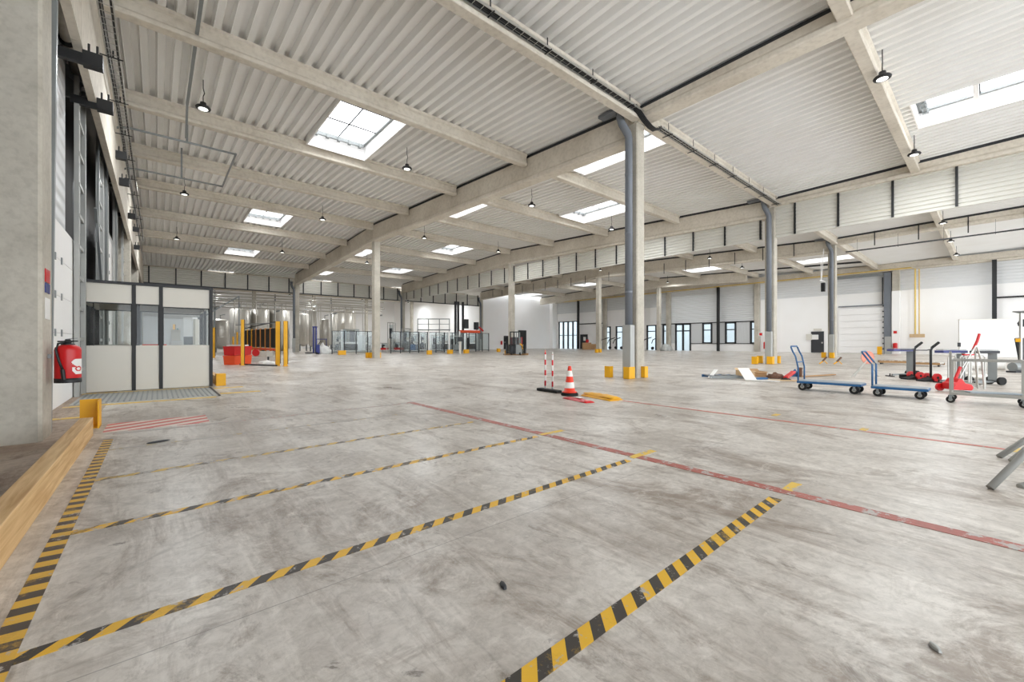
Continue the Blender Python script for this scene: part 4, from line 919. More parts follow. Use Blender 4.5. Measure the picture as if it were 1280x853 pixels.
# roller conveyor sections lying on the floor
for i, (pa, pb, l) in enumerate((((1098, 455), (1140, 456), 'nearer left'), ((1138, 457), (1178, 458.5), 'farther right'))):
    p, q = W(*pa), W(*pb); t = thing('roller_conveyor', f'low {l} roller conveyor section lying behind the pole trucks', 'conveyor', ((p.x + q.x) / 2, (p.y + q.y) / 2, 0), 'conveyor sections on the floor')
    s_ = (q - p).normalized().cross(Vector((0, 0, 1)))
    for k in (-.3, .3): MB().bar(p + s_ * k + Vector((0, 0, .12)), q + s_ * k + Vector((0, 0, .12)), .03, .1).build('side_rail', M['card'], t)
    n = 12
    for k in range(n): c_ = p + (q - p) * ((k + .5) / n) + Vector((0, 0, .14)); MB().tube([c_ - s_ * .28, c_ + s_ * .28], .035, 8).build('roller', M['steel'] if k % 3 else M['rubber'], t)
    for u in (.1, .9):
        c_ = p + (q - p) * u; MB().box(c_.x - .3, c_.x + .3, c_.y - .03, c_.y + .03, 0, .08).build('foot', M['dark'], t)
# rolls of white film
for i, (px, py) in enumerate(((1214, 462.5), (1240, 462.5), (1262, 463.5))):
    p = W(px, py); q = W(px + 17, py + .6); o = MB().tube([p + Vector((0, 0, .17)), q + Vector((0, 0, .17))], .16, 14).build('film_roll', M['paper'], None, smooth=False)
    tag(o, ['leftmost', 'middle', 'rightmost'][i] + ' of three white rolls lying on the floor near the right edge', 'roll', 'white rolls on the floor')
p = W(1274, 466); t = thing('floor_motor', 'grey motor unit on the floor at the right edge', 'motor', (p.x, p.y, 0))
MB().tube([LP(-.25, 0, .2), LP(.25, 0, .2)], .16, 14).build('body', M['grey'], t, world=False); MB().bar(LP(-.3, 0, .03), LP(.3, 0, .03), .3, .06).build('foot_plate', M['dark'], t, world=False)
# road sign disc on a tripod
p = W(1083, 472); t = thing('round_sign', 'round salmon sign disc on thin splayed legs behind the trolley', 'sign', (p.x, p.y, 0))
ce = LP(.05, 0, .62)
v = [ce + ax * (.2 * math.cos(a * PI / 12)) + Vector((0, 0, .2 * math.sin(a * PI / 12))) + dp_ * .02 * k for k in (0, 1) for a in range(24)]
MB().add(v, [tuple(range(24)), tuple(range(47, 23, -1))] + [(j, (j + 1) % 24, 24 + (j + 1) % 24, 24 + j) for j in range(24)]).build('disc', M['salmon'], t, world=False)
for r_ in (-.5, -.42, .4): MB().tube([ce + Vector((0, 0, -.05)), LP(r_, .1 * r_, .02)], .014, 6).build('leg', M['alu'], t, world=False)
# ------------------------------------------------------------------ clutter on the floor
p, q = W(887, 474), W(931, 474.5)
t = thing('shelf_frame', 'grey blue steel shelf frame lying flat, left end of the clutter', 'shelf frame', ((p.x + q.x) / 2, (p.y + q.y) / 2, 0))
for f_ in (0, .5): MB().bar(p + dp_ * f_ + Vector((0, 0, .06)), q + dp_ * f_ + Vector((0, 0, .06)), .04, .08).build('side_rail', M['blue'] if f_ else M['grey'], t)
for u in (.1, .35, .6, .85): c_ = p + (q - p) * u; MB().bar(c_ + Vector((0, 0, .09)), c_ + dp_ * .5 + Vector((0, 0, .09)), .07, .03).build('cross_slat', M['grey'], t)
o = MB().bar(W(887, 474) + Vector((0, 0, .04)), W(895, 472) + Vector((0, 0, .24)), .1, .02).build('white_strip', M['paper'], None); tag(o, 'short white strip leaning on the left end of the shelf frame', 'strip')
o = MB().bar(W(939, 476.5) + Vector((0, 0, .02)), W(929, 474) + Vector((0, 0, .32)), .3, .015).build('white_board', M['paper'], None); tag(o, 'white board leaning up in the middle of the clutter', 'board')
def carton(px, py, w_, d_, h_, l, m='card', flaps=True):
    p = W(px, py); t = thing('cardboard_box', l, 'box', (p.x, p.y, 0))
    MB().add([LP(-w_ / 2, 0, 0), LP(w_ / 2, 0, 0), LP(w_ / 2, d_, 0), LP(-w_ / 2, d_, 0), LP(-w_ / 2, 0, h_), LP(w_ / 2, 0, h_), LP(w_ / 2, d_, h_), LP(-w_ / 2, d_, h_)], [(0, 1, 2, 3), (0, 1, 5, 4), (1, 2, 6, 5), (2, 3, 7, 6), (3, 0, 4, 7)]).build('carton', M[m], t, world=False)
    if flaps:
        MB().add([LP(-w_ / 2, 0, h_), LP(w_ / 2, 0, h_), LP(w_ / 2, -.1, h_ - .02), LP(-w_ / 2, -.1, h_ - .02)], [(0, 1, 2, 3)]).build('flap', M[m], t, world=False)
        MB().add([LP(-w_ / 2, d_, h_), LP(w_ / 2, d_, h_), LP(w_ / 2, d_ + .1, h_ + .06), LP(-w_ / 2, d_ + .1, h_ + .06)], [(0, 1, 2, 3)]).build('flap', M[m], t, world=False)
carton(937, 472, .32, .5, .2, 'open grey brown box behind the leaning white board', 'tan')
carton(951, 471.5, .38, .4, .17, 'brown cardboard box in the middle of the clutter')
o = MB().bar(W(942, 474.8) + Vector((0, 0, .03)), W(956, 474.2) + Vector((0, 0, .03)), .2, .05).build('blue_tray', M['blue'], None); tag(o, 'flat blue tray in front of the brown cardboard box', 'tray')
def heap(name, label, cat, px, py, r, h, m, sx=1.4):
    p = W(px, py); bm = bmesh.new(); bmesh.ops.create_icosphere(bm, subdivisions=3, radius=1)
    for v in bm.verts:
        k = 1 + .22 * math.sin(v.co.x * 5 + px) * math.cos(v.co.y * 7) + .1 * math.sin(v.co.z * 9 + v.co.x * 8)
        v.co = Vector((v.co.x * r * sx * k, v.co.y * r * k, max(0, v.co.z + .15) * h * k))
    me = bpy.data.meshes.new(name); bm.to_mesh(me); bm.free(); me.materials.append(M[m]); o = bpy.data.objects.new(name, me); COL.objects.link(o); o.location = (p.x, p.y, 0); o.rotation_euler = (0, 0, -.7)
    for f_ in me.polygons: f_.use_smooth = True
    return tag(o, label, cat)
heap('cloth_heap', 'brown crumpled cloth heap in the clutter left of the trolley', 'cloth', 970, 473.2, .17, .14, 'brown')
heap('cloth_heap', 'small black cloth heap between brown and red ones', 'cloth', 982.5, 475.6, .09, .06, 'rubber')
o = MB().bar(W(982, 474.5) + Vector((0, 0, .05)), W(992, 472) + Vector((0, 0, .17)), .12, .07).build('red_wedge', M['red'], None, bevel=.01); tag(o, 'red wedge shaped tool in the clutter beside the trolley', 'tool')
heap('blue_sack', 'small blue sack behind the left trolley handle', 'sack', 994, 470.8, .12, .17, 'blue', 1.1)
p = W(1000, 471.5); o = MB().lathe([(.05, 0), (.06, .02), (.06, .24), (.075, .28), (.04, .3)], (0, 0, 0), 14).build('black_canister', M['brown'], None); o.location = (p.x, p.y, 0); tag(o, 'dark upright canister beside the left trolley handle', 'canister')
for i, (a_, b_, m_) in enumerate((((1004, 472), (1043, 469.5), 'card'), ((960, 476.5), (1010, 478), 'tan'), ((1003, 476), (1058, 479.5), 'steel'), ((940, 476.8), (975, 478.2), 'paper'))):
    o = MB().bar(W(*a_) + Vector((0, 0, .03 )), W(*b_) + Vector((0, 0, .03)), .1, .03).build('plank', M[m_], None)
    tag(o, ['brown plank pointing away behind the left trolley', 'pale plank lying in front of the clutter', 'steel profile lying behind the left platform trolley', 'white strip in front of the cardboard boxes'][i], 'plank')
for i, (px, py) in enumerate(((1028, 455), (1046, 455.5))):
    p = W(px, py); t = thing('hand_grinder', ['left', 'right'][i] + ' small tilted tool with pale legs on the floor beyond the trolleys', 'tool', (p.x, p.y, 0))
    MB().bar(LP(0, 0, .12), LP(.22, 0, .34), .06, .06).build('body', M['brown'], t, world=False); MB().tube([LP(.02, 0, .12), LP(-.15, 0, .01)], .03, 6).tube([LP(.1, 0, .15), LP(.25, 0, .01)], .02, 6).build('leg', M['yellow'], t, world=False)
# ------------------------------------------------------------------ trestle at the right edge
t = thing('tube_trestle', 'galvanised tube trestle with splayed legs entering from the right', 'trestle', (5.6, -.6, 0))
top = Vector((5.75, -1.05, .78))
def leg(px, py, dx, dz):
    p = W(px, py); d_ = F * H / (py - YH); q = p + ax * dx + Vector((0, 0, dz)); MB().tube([p + Vector((0, 0, .01)), q], .024, 12).build('leg', M['guard'], t, smooth=True)
leg(1237.5, 612, .8, .8); leg(1249, 572.5, .95, .62); leg(1264, 578, .9, .72); leg(1275, 610.5, .7, .2)
p = W(1237.5, 612) + ax * .8 + Vector((0, 0, .8)); q = W(1249, 572.5) + ax * .95 + Vector((0, 0, .62)); MB().tube([p, q], .024, 12).build('top_rail', M['guard'], t, smooth=True)
MB().tube([W(1264, 578) + ax * .9 + Vector((0, 0, .72)), W(1275, 610.5) + ax * .7 + Vector((0, 0, .2))], .02, 10).build('brace', M['grey'], t, smooth=True)
# ------------------------------------------------------------------ yellow guard frame of the palletiser, crates
def gpost(px, py, h, label, w=.11):
    p = W(px, py); t = thing('guard_post', label, 'guard post', (p.x, p.y, 0), 'tall yellow guard posts')
    MB().box(-w / 2, w / 2, -w / 2, w / 2, .02, h).build('post', M['yellow'], t, world=False); MB().box(-.1, .1, -.1, .1, 0, .02).build('base_plate', M['yellow'], t, world=False)
    MB().box(w / 2, w / 2 + .03, -w / 2, w / 2, .1, h).build('light_curtain', M['black'], t, world=False)
gpost(347, 457.5, 2.05, 'thick yellow guard post, second from the right of the cage', .16)
gpost(356.8, 458, 2.05, 'rightmost tall yellow guard post beside the white column', .14)
gpost(303, 457, 2.15, 'yellow guard post between the red crates and the strip curtain', .12)
gpost(267.3, 447.5, 2.1, 'lone yellow guard post just right of the booth', .12)
gpost(217.5, 452, 2.1, 'yellow guard post seen through the right booth window', .1)
gpost(164, 456, 2.1, 'yellow guard post seen through the left booth window', .1)
for px, py, h_, l in ((291.5, 446, 1.5, 'left of the strip curtain'), (296.5, 447, 1.8, 'next to the strip curtain')):
    p = W(px, py); o = B(-.05, .05, -.05, .05, 0, h_).build('thin_post', M['yellow'], None); o.location = (p.x, p.y, 0); tag(o, 'thin pale yellow post standing ' + l, 'post')
pA, pB_ = W(305, 446), W(345, 450)
t = thing('strip_cage', 'dark strip curtain cage with orange uprights behind the crates', 'machine guard', (pA.x, pA.y, 0)); n = 7
for k in range(n):
    c0 = pA + (pB_ - pA) * (k / n); c1 = pA + (pB_ - pA) * ((k + .93) / n); s_ = (pB_ - pA).normalized().cross(Vector((0, 0, 1))) * .01
    MB().add([v + o_ + Vector((0, 0, z)) for z in (.75, 1.95) for v, o_ in ((c0, -s_), (c1, -s_), (c1, s_), (c0, s_))], [(0, 1, 2, 3), (4, 5, 6, 7), (0, 1, 5, 4), (1, 2, 6, 5), (2, 3, 7, 6), (3, 0, 4, 7)]).build('dark_strip', M['black'], t)
    MB().box(c0.x - .05, c0.x + .05, c0.y - .07, c0.y + .07, .5, 2.0).build('orange_upright', M['yellow'] if k < 3 else mat('amber_upright', (206, 140, 60), .5), t)
MB().bar(pA + Vector((0, 0, 2.1)), pB_ + Vector((0, 0, 2.35)), .06, .05).build('top_bar', M['black'], t)
MB().bar(W(295, 452) + Vector((0, 0, 2.05)), W(347, 457) + Vector((0, 0, 2.0)), .05, .05).build('front_bar', M['grey'], t)
MB().bar(pA + Vector((0, 0, .65)), pB_ + Vector((0, 0, .62)), .15, .12).build('orange_beam', M['orange'], t)
MB().bar(W(300, 456.5) + Vector((0, 0, .03)), W(346, 458) + Vector((0, 0, .03)), .06, .06).build('floor_rail', M['dark'], t)
p = W(322, 452); t = thing('palletiser', 'stainless conveyor machine inside the yellow cage', 'machine', (p.x, p.y, 0))
MB().bar(LP(-.7, 0, .42), LP(.7, 0, .42), .6, .3).build('body', M['steel'], t, world=False, bevel=.02)
for r_ in (-.6, .6): MB().bar(LP(r_, 0, 0), LP(r_, 0, .3), .08).build('leg', M['dark'], t, world=False)
MB().tube([LP(.1, -.35, .5), LP(.1, -.25, .5)], .2, 16).build('red_drum', M['red'], t, world=False)
def crate(px, py, z, label, m, w_=.55, d_=.5, h_=.42):
    p = W(px, py); t = thing('plastic_crate', label, 'crate', (p.x, p.y, z), 'red and orange plastic crates')
    c = [LP(-w_ / 2 + .03, 0, 0), LP(w_ / 2 - .03, 0, 0), LP(w_ / 2 - .03, d_, 0), LP(-w_ / 2 + .03, d_, 0)]; e = [LP(-w_ / 2, -.02, h_), LP(w_ / 2, -.02, h_), LP(w_ / 2, d_ + .02, h_), LP(-w_ / 2, d_ + .02, h_)]
    MB().add(c + e, [(0, 1, 2, 3), (0, 1, 5, 4), (1, 2, 6, 5), (2, 3, 7, 6), (3, 0, 4, 7)]).build('tub', M[m], t, world=False)
    r_ = MB()
    for i in range(4): r_.bar(e[i], e[(i + 1) % 4], .04, .035)
    r_.build('rim', M[m], t, world=False)
crate(286.5, 456.5, .0, 'orange crate at the bottom of the left stack', 'orange'); crate(286.5, 456.5, .45, 'red crate on top of the left stack', 'red')
crate(299, 455.5, .0, 'orange crate at the bottom of the right stack', 'orange', .6); crate(299, 455.5, .45, 'red crate on top of the right stack', 'red', .6)
p = W(293, 456); o = MB().bar(LP(-.3, .1, 0), LP(.5, .1, 0), .4, .06).build('white_film', M['paper'], None); o.location = (p.x, p.y, .93); tag(o, 'crumpled white film lying on the red crates', 'film')
p = W(334, 456.5); o = heap('film_heap', 'clear white film heap on the floor inside the cage', 'film', 334, 455.5, .3, .15, 'paper')
# ------------------------------------------------------------------ tanks of the process hall
def tank(x, y, r, z0, z1, label, legs=4, m='steel'):
    t = thing('storage_tank', label, 'tank', (x, y, 0), 'stainless storage tanks')
    MB().lathe([(r * .2, z0 - .5 * r), (r * .7, z0 - .2 * r), (r, z0), (r, z1), (r * .75, z1 + r * .22), (r * .3, z1 + r * .33), (r * .05, z1 + r * .35)], (0, 0, 0), 32).build('vessel', M[m], t, world=False, smooth=True)
    for z in (z0 + (z1 - z0) * .33, z0 + (z1 - z0) * .66): MB().lathe([(r * 1.0, z), (r * 1.015, z + .01), (r * 1.015, z + .05), (r, z + .06)], (0, 0, 0), 32).build('weld_band', M[m], t, world=False)
    for k in range(legs): a = 2 * PI * k / legs + .6; MB().tube([(r * .8 * math.cos(a), r * .8 * math.sin(a), 0), (r * .8 * math.cos(a), r * .8 * math.sin(a), z0)], .07, 8).build('leg', M['grey'], t, world=False)
    MB().tube([(0, 0, z1 + r * .3), (0, 0, z1 + r * .3 + .4), (.4, 0, z1 + r * .3 + .5)], .05, 8).build('top_pipe', M['grey'], t, world=False)
def tk(px, w_, y, top, bot, label, **k):
    p = onY(px, 400, y); d_ = y / (AD + AR * ray(px)); r = w_ / 2 / F * d_; zt = H - (top - YH) / F * d_; zb = H - (bot - YH) / F * d_
    tank(p.x, y, r, max(.3, zb), zt - r * .3, label, **k)
tk(275.5, 18, 53, 399, 432, 'small banded tank nearest the booth')
tk(300, 22, 55.5, 385, 437, 'tall steel tank behind the yellow posts')
tk(325, 21, 56, 385, 437, 'tall steel tank behind the middle of the strip cage')
tk(349, 23, 56.5, 386, 437, 'tall steel tank behind the right end of the strip cage')
tk(379, 13, 55, 392, 430, 'pale tank right of the white column')
tk(391, 9, 52, 388, 432, 'slim brown grey tank left of the blue stacker mast')
tk(406, 12, 52, 399, 432, 'pale tank right of the blue stacker mast')
tk(417, 8, 57, 390, 434, 'slim tank behind the pipe bridge')
tk(432, 24, 60, 388, 430, 'wide pale tank behind the white machine')
# pipe bridge
t = thing('pipe_bridge', 'overhead bridge of stainless pipes with many thin drops', 'pipe bridge', (14, 51, 5))
for i, (z, y) in enumerate(((5.3, 50.5), (5.5, 51.0), (5.1, 51.5), (5.9, 52.0), (4.7, 51.3), (6.1, 50.8))): MB().tube([(4, y, z), (22, y, z + .05 * (i % 2))], .07, 8).build('header_pipe', M['steel'], t, smooth=True)
for k in range(22):
    x = 6 + k * .62 + .2 * math.sin(k * 3.1); MB().tube([(x, 50.4 + (k % 3) * .5, 5.4), (x, 50.4 + (k % 3) * .5, .8 + 1.2 * (k % 4 == 0))], .035 + .015 * (k % 3 == 0), 6).build('drop_pipe', M['steel'], t)
for x in (4.5, 10, 16, 21.5): MB().box(x - .06, x + .06, 50.2, 52.2, 4.4, 4.55).build('support_beam', M['grey'], t)
for x in (4.5, 10, 16, 21.5): MB().box(x - .07, x + .07, 52.2, 52.35, 0, 6.4).build('support_post', M['grey'], t)
for i, (p_, q_, l) in enumerate((((3.2, 50.6, 3.4), (6.4, 50.6, 5.8), 'slanting lattice'),)):
    t = thing('lattice_conveyor', l + ' conveyor in front of the tanks', 'conveyor', p_)
    for k in (-.25, .25): MB().bar(Vector(p_) + Vector((0, k, 0)), Vector(q_) + Vector((0, k, 0)), .06, .12).build('side_rail', M['grey'], t)
    for u in range(9): c_ = Vector(p_).lerp(Vector(q_), (u + .5) / 9); MB().bar(c_ - Vector((0, .25, 0)), c_ + Vector((0, .25, 0)), .05).build('rung', M['alu'], t)
    MB().box(p_[0] - .2, p_[0] + .2, p_[1] - .3, p_[1] + .3, p_[2] - 1.2, p_[2] + .1).build('chute', M['dark'], t)
    MB().box(q_[0] - .05, q_[0] + .05, q_[1] - .05, q_[1] + .05, 0, q_[2]).box(p_[0] - .05, p_[0] + .05, p_[1] + .2, p_[1] + .3, 0, p_[2]).build('support_post', M['grey'], t)
# machine fence
def fence(x0, x1, y, label, zt=2.12, step=.98, m='bluegl', solid=False):
    t = thing('machine_fence', label, 'fence', ((x0 + x1) / 2, y, 0), 'dark framed machine guard fences'); n = max(1, round((x1 - x0) / step))
    for k in range(n + 1):
        x = x0 + (x1 - x0) * k / n; MB().box(x - .035, x + .035, y - .035, y + .035, 0, zt).build('post', M['dark'], t)
        if k < n:
            a, b = x + .05, x0 + (x1 - x0) * (k + 1) / n - .05
            pn = MB().box(a, b, y - .006, y + .006, .18, zt - .05).build('panel', M[m], t)
            MB().box(a, b, y - .02, y + .02, .14, .18).box(a, b, y - .02, y + .02, zt - .05, zt).build('panel_rail', M['dark'], pn)
    return t
fence(11.9, 16.2, 38.6, 'dark framed fence left of the slim ridge column')
fence(17.0, 22.9, 37.6, 'dark framed fence right of the slim ridge column')
fence(23.3, 26.2, 38.2, 'glazed fence before the orange robot arm')
fence(26.6, 29.4, 38.4, 'open fence of thin posts before the white end wall')
# blue stacker
p = W(393.5, 443); t = thing('pallet_stacker', 'dark blue pallet stacker with a tall mast', 'pallet stacker', (p.x, p.y, 0))
for r_ in (-.12, .12): MB().bar(LP(r_, 0, .1), LP(r_, 0, 2.45), .1, .12).build('mast_channel', M['navy'], t, world=False)
MB().tube([LP(0, 0, .2), LP(0, 0, 2.2)], .035, 8).build('lift_ram', M['alu'], t, world=False)
MB().bar(LP(-.2, 0, 2.45), LP(.2, 0, 2.45), .12, .1).build('mast_head', M['navy'], t, world=False)
MB().bar(LP(.25, 0, .1), LP(.25, 0, .85), .3, .3).build('drive_unit', M['navy'], t, world=False)
for f_ in (-.2, .2): MB().bar(LP(-.75, f_, .12), LP(-.1, f_, .12), .12, .08).build('fork', M['dark'], t, world=False)
MB().tube([LP(.3, 0, .85), LP(.55, 0, 1.2)], .03, 8).build('tiller', M['black'], t, world=False)
for f_ in (-.15, .15): MB().lathe([(.04, -.04), (.1, -.04), (.1, .04), (.04, .04)], LP(.25, f_, .1), 14, 'y').build('wheel', M['rubber'], t, world=False)
o = heap('white_sack', 'white bulky sack beside the blue stacker', 'sack', 404, 442.5, .4, .75, 'paper'); heap('white_sack', 'second smaller white sack right of the blue stacker', 'sack', 409, 442, .28, .5, 'paper')
p = W(402, 441.5); o = B(-.5, .5, -.04, .04, 1.35, 1.42).build('violet_rail', M['navy'], None); o.location = (p.x, p.y, 0); 
for xx in (-.45, .45):
    B(xx - .03, xx + .03, -.03, .03, 0, 1.35).build('rail_leg', M['navy'], o, world=False)
tag(o, 'violet blue rail on two legs behind the white sacks', 'rail')
# white wrapping machine
p = W(437, 442); t = thing('wrapping_machine', 'white wrapping machine with glass doors left of the ridge column', 'machine', (p.x, p.y, 0))
def mbx(r0, r1, f0, f1, z0, z1, n_, m_, par=None, tt=None):
    return MB().add([LP(r0, f0, z0), LP(r1, f0, z0), LP(r1, f1, z0), LP(r0, f1, z0), LP(r0, f0, z1), LP(r1, f0, z1), LP(r1, f1, z1), LP(r0, f1, z1)], [(0, 1, 2, 3), (4, 5, 6, 7), (0, 1, 5, 4), (1, 2, 6, 5), (2, 3, 7, 6), (3, 0, 4, 7)]).build(n_, M[m_], par or tt or t, world=False)
mbx(-.85, -.65, 0, .9, 0, 2.3, 'column', 'white'); mbx(-.65, -.1, .05, .9, 1.1, 2.35, 'hood', 'bluegl'); mbx(.25, .6, .05, .9, 1.1, 2.35, 'hood', 'bluegl'); mbx(-.65, .7, 0, .9, .95, 1.1, 'table', 'white')
mbx(-.1, .25, .3, .7, 1.1, 2.2, 'tower', 'dark'); mbx(.75, 1.2, .1, .9, .1, 1.75, 'side_cabinet', 'white'); mbx(-.65, 1.6, .1, .9, .0, .3, 'plinth', 'booth'); mbx(-.55, .55, .2, .8, .3, .9, 'conveyor_bed', 'dark'); mbx(-1.1, -.85, .2, .5, 1.1, 1.35, 'control_panel', 'booth')
# cabinets and machines behind the fences
specs = [(421, 441.0, .5, 1.8, 'grey', 'grey cabinet at the left end of the fence'), (455, 440.5, .9, 1.7, 'guard', 'grey guarded conveyor left of the ridge column'),
         (479, 440.5, .7, 1.0, 'red', 'low machine with red frame right of the ridge column'), (488, 440, .6, 3.3, 'booth', 'tall pale filling tower beside the fence'), (497, 440.5, .9, 1.1, 'red', 'second low red framed machine by the tall tower'),
         (507, 440.2, .8, 2.6, 'grey', 'grey machine with dark panels behind the fence, left'), (516, 441, .7, 1.9, 'blue', 'bluish cabinet behind the fence'), (527.5, 439.6, .6, 2.1, 'dark', 'dark cabinet next to the white post'),
         (546, 440, 1.2, 1.9, 'grey', 'grey machine before the stair platform'), (555, 440.3, .8, 2.0, 'dark', 'dark framed cabinet in the middle of the machine line'), (569, 440, 1.3, 1.8, 'guard', 'pale machine with control screen'), (589, 439.6, 1.2, 2.0, 'dark', 'dark machine under the orange arm')]
for px, py, w_, h_, m_, l in specs:
    p = W(px, py); t = thing('process_machine', l, 'machine', (p.x, p.y, 0), 'machines behind the guard fences'); w2 = w_ / 2
    for a in (-w2, w2):
        for b in (0, .9): mbx(a - .03, a + .03, b - .03, b + .03, 0, h_, 'frame_post', 'alu')
    mbx(-w2, w2, 0, .9, h_ - .08, h_, 'top_frame', 'alu'); mbx(-w2 + .05, w2 - .05, .05, .85, .25, h_ * .45, 'cabinet', m_); mbx(-w2 + .05, w2 - .05, .4, .5, h_ * .5, h_ * .92, 'guard_panel', 'bluegl')
    mbx(-w2 + .12, -w2 + .4, .2, .45, h_ * .45, h_ * .8, 'drive_box', 'dark'); mbx(w2 - .35, w2 - .1, .1, .3, h_ * .5, h_ * .62, 'valve_block', 'booth'); mbx(-w2, w2, 0, .9, .1, .16, 'base_frame', 'grey')
for px, l in ((536, 'left'), (561.5, 'middle'), (574.5, 'right')):
    p = W(px, 441.5); o = B(-.05, .05, -.05, .05, 0, 2.2).build('white_post', M['white'], None); o.location = (p.x, p.y, 0); tag(o, l + ' white machine frame post in the guard line', 'post')
p = W(575.5, 443); o = MB().lathe([(.08, 0), (.08, 1.1), (.12, 1.15)], (0, 0, 0), 12).build('control_pedestal', M['booth'], None); o.location = (p.x, p.y, 0)
MB().add([LP(-.25, -.1, 1.15), LP(.25, -.1, 1.15), LP(.25, .2, 1.25), LP(-.25, .2, 1.25), LP(-.2, 0, 1.5), LP(.2, 0, 1.5), LP(.2, .1, 1.55), LP(-.2, .1, 1.55)], [(0, 1, 2, 3), (4, 5, 6, 7), (0, 1, 5, 4), (1, 2, 6, 5), (2, 3, 7, 6), (3, 0, 4, 7)]).build('console_head', M['dark'], o, world=False)
tag(o, 'control pedestal standing before the glazed machines', 'control pedestal')
# orange arm
p = onY(588, 418, 41.0); t = thing('orange_transfer_arm', 'orange red horizontal arm above the glazed machines', 'robot arm', (p.x, 41, 0))
MB().box(p.x - 1.5, p.x + 1.4, 40.9, 41.2, 2.2, 2.5).build('arm_beam', M['orange'], t); MB().tube([(p.x + .9, 41, 2.6), (p.x + 1.3, 41, 2.9), (p.x + 1.9, 41, 2.45)], .12, 8).build('wrist', M['red'], t)
MB().box(p.x + .7, p.x + 1.1, 40.8, 41.3, 2.6, 3.5).build('motor', M['dark'], t); MB().box(p.x - .9, p.x - .4, 40.8, 41.3, 2.7, 3.8).build('valve_cabinet', M['dark'], t); MB().box(p.x - 1.4, p.x - 1.2, 40.95, 41.15, 0, 2.2).box(p.x + 1.2, p.x + 1.4, 40.95, 41.15, 0, 2.2).build('support', M['grey'], t)
for px, l in ((569.3, 'left'), (572.7, 'middle'), (578.6, 'right')):
    p = onY(px, 400, 47.5); o = B(p.x - .13, p.x + .13, 47.4, 47.6, 0, 6.6).build('dark_post', M['dark'], None); tag(o, l + ' tall dark duct post before the white side wall', 'post')
# stair platform frame
p = W(545, 439.2); t = thing('access_platform', 'raised grey access platform with rails above the machine line', 'platform', (p.x, p.y, 0))
for r_ in (-2.2, -.9, .4, 1.6): mbx(r_ - .04, r_ + .04, 0, .08, 0, 3.9, 'post', 'grey')
mbx(-2.2, 1.6, 0, .08, 3.8, 3.9, 'top_rail', 'grey'); mbx(-2.2, 1.6, 0, .08, 3.2, 3.26, 'mid_rail', 'grey'); mbx(-2.2, 1.6, 0, .9, 2.5, 2.6, 'deck_plate', 'grey')
# reach truck
p = W(645.5, 444.3); t = thing('reach_truck', 'grey and yellow reach truck parked behind the ridge column', 'forklift', (p.x, p.y, 0))
mbx(-.45, .45, 0, 1.0, .08, .75, 'body', 'dark'); 
MB().prism([(0, .08), (.5, .08), (.52, .5), (.4, .85), (.1, .9), (0, .8)], LP(-.05, -.02, 0), LP(-.05, 1.0, 0), ax, (0, 0, 1)).build('counterweight', M['grey'], t, world=False, bevel=.03)
MB().tube([LP(.3, 0, .95), LP(.47, 0, .82), LP(.52, 0, .5)], .05, 8).build('yellow_edge', M['yellow'], t, world=False)
for r_ in (-.5, -.2): mbx(r_ - .05, r_ + .05, 0, .12, .05, 1.95, 'mast_channel', 'black')
mbx(-.55, .3, 0, .9, 1.9, 1.97, 'overhead_guard', 'black'); mbx(.22, .3, 0, .08, .8, 1.9, 'guard_post', 'grey'); mbx(-.05, .02, .0, .08, .8, 1.9, 'guard_post', 'grey'); mbx(-.1, .2, .3, .7, .8, 1.3, 'seat', 'black')
mbx(-1.1, -.45, .1, .22, .04, .1, 'fork', 'dark'); mbx(-1.1, -.45, .7, .82, .04, .1, 'fork', 'dark')
for r_ in (-.35, .35): MB().lathe([(.05, -.05), (.14, -.05), (.14, .05), (.05, .05)], LP(r_, .05, .14), 16, 'y').build('wheel', M['rubber'], t, world=False)
# things along the far windows
def jumble(px, py, l, base, top, w_=1.3):
    p = W(px, py); t = thing('machine_pallet', l, 'machinery', (p.x, p.y, 0), 'machinery parked by the far windows')
    mbx(-w_ / 2, w_ / 2, 0, .9, 0, .15, 'pallet', 'card'); mbx(-w_ / 2 + .1, w_ / 2 - .2, .1, .7, .15, .9, 'housing', base); mbx(-w_ / 4, w_ / 4, .2, .6, .9, 1.5, 'upper_unit', top)
    MB().tube([LP(-w_ / 2 + .2, .1, .9), LP(-w_ / 4, 0, 1.4), LP(w_ / 4, 0, 1.7)], .06, 8).build('hose', M['black'], t, world=False); MB().tube([LP(w_ / 3, .1, .3), LP(w_ / 3, 0, .3)], .2, 12).build('wheel', M['rubber'], t, world=False)
jumble(756.5, 437.5, 'machine with a red hood behind the far ridge column', 'dark', 'red', 2.0); jumble(765, 437.5, 'black wheeled machine by the far windows', 'rubber', 'booth', 1.6); jumble(772, 437.8, 'white cabinet machine left of the big column', 'booth', 'dark', 1.6)
jumble(810, 438.4, 'dark engine like machine right of the big column', 'rubber', 'grey', 1.8); jumble(819.5, 438.2, 'dark machine right beside the engine like one', 'dark', 'grey', 1.4)
for px, py, h_, l in ((734, 437.3, 1.0, 'tall'), (743.5, 437.1, .8, 'low')): carton(px, py, 1.2, .8, h_, l + ' cardboard carton left of the far ridge column', 'card', False)
p = W(734, 437.4); o = B(-.15, .15, -.15, .15, 1.02, 1.45).build('red_can', M['red'], None); o.location = (p.x + .5, p.y + .4, 0); tag(o, 'small red can on the tall carton by the far window', 'can')
p = W(835, 438.6); heap('grey_heap', 'small grey cloth heap by the window right of the big column', 'cloth', 833, 439.0, .5, .7, 'guard')
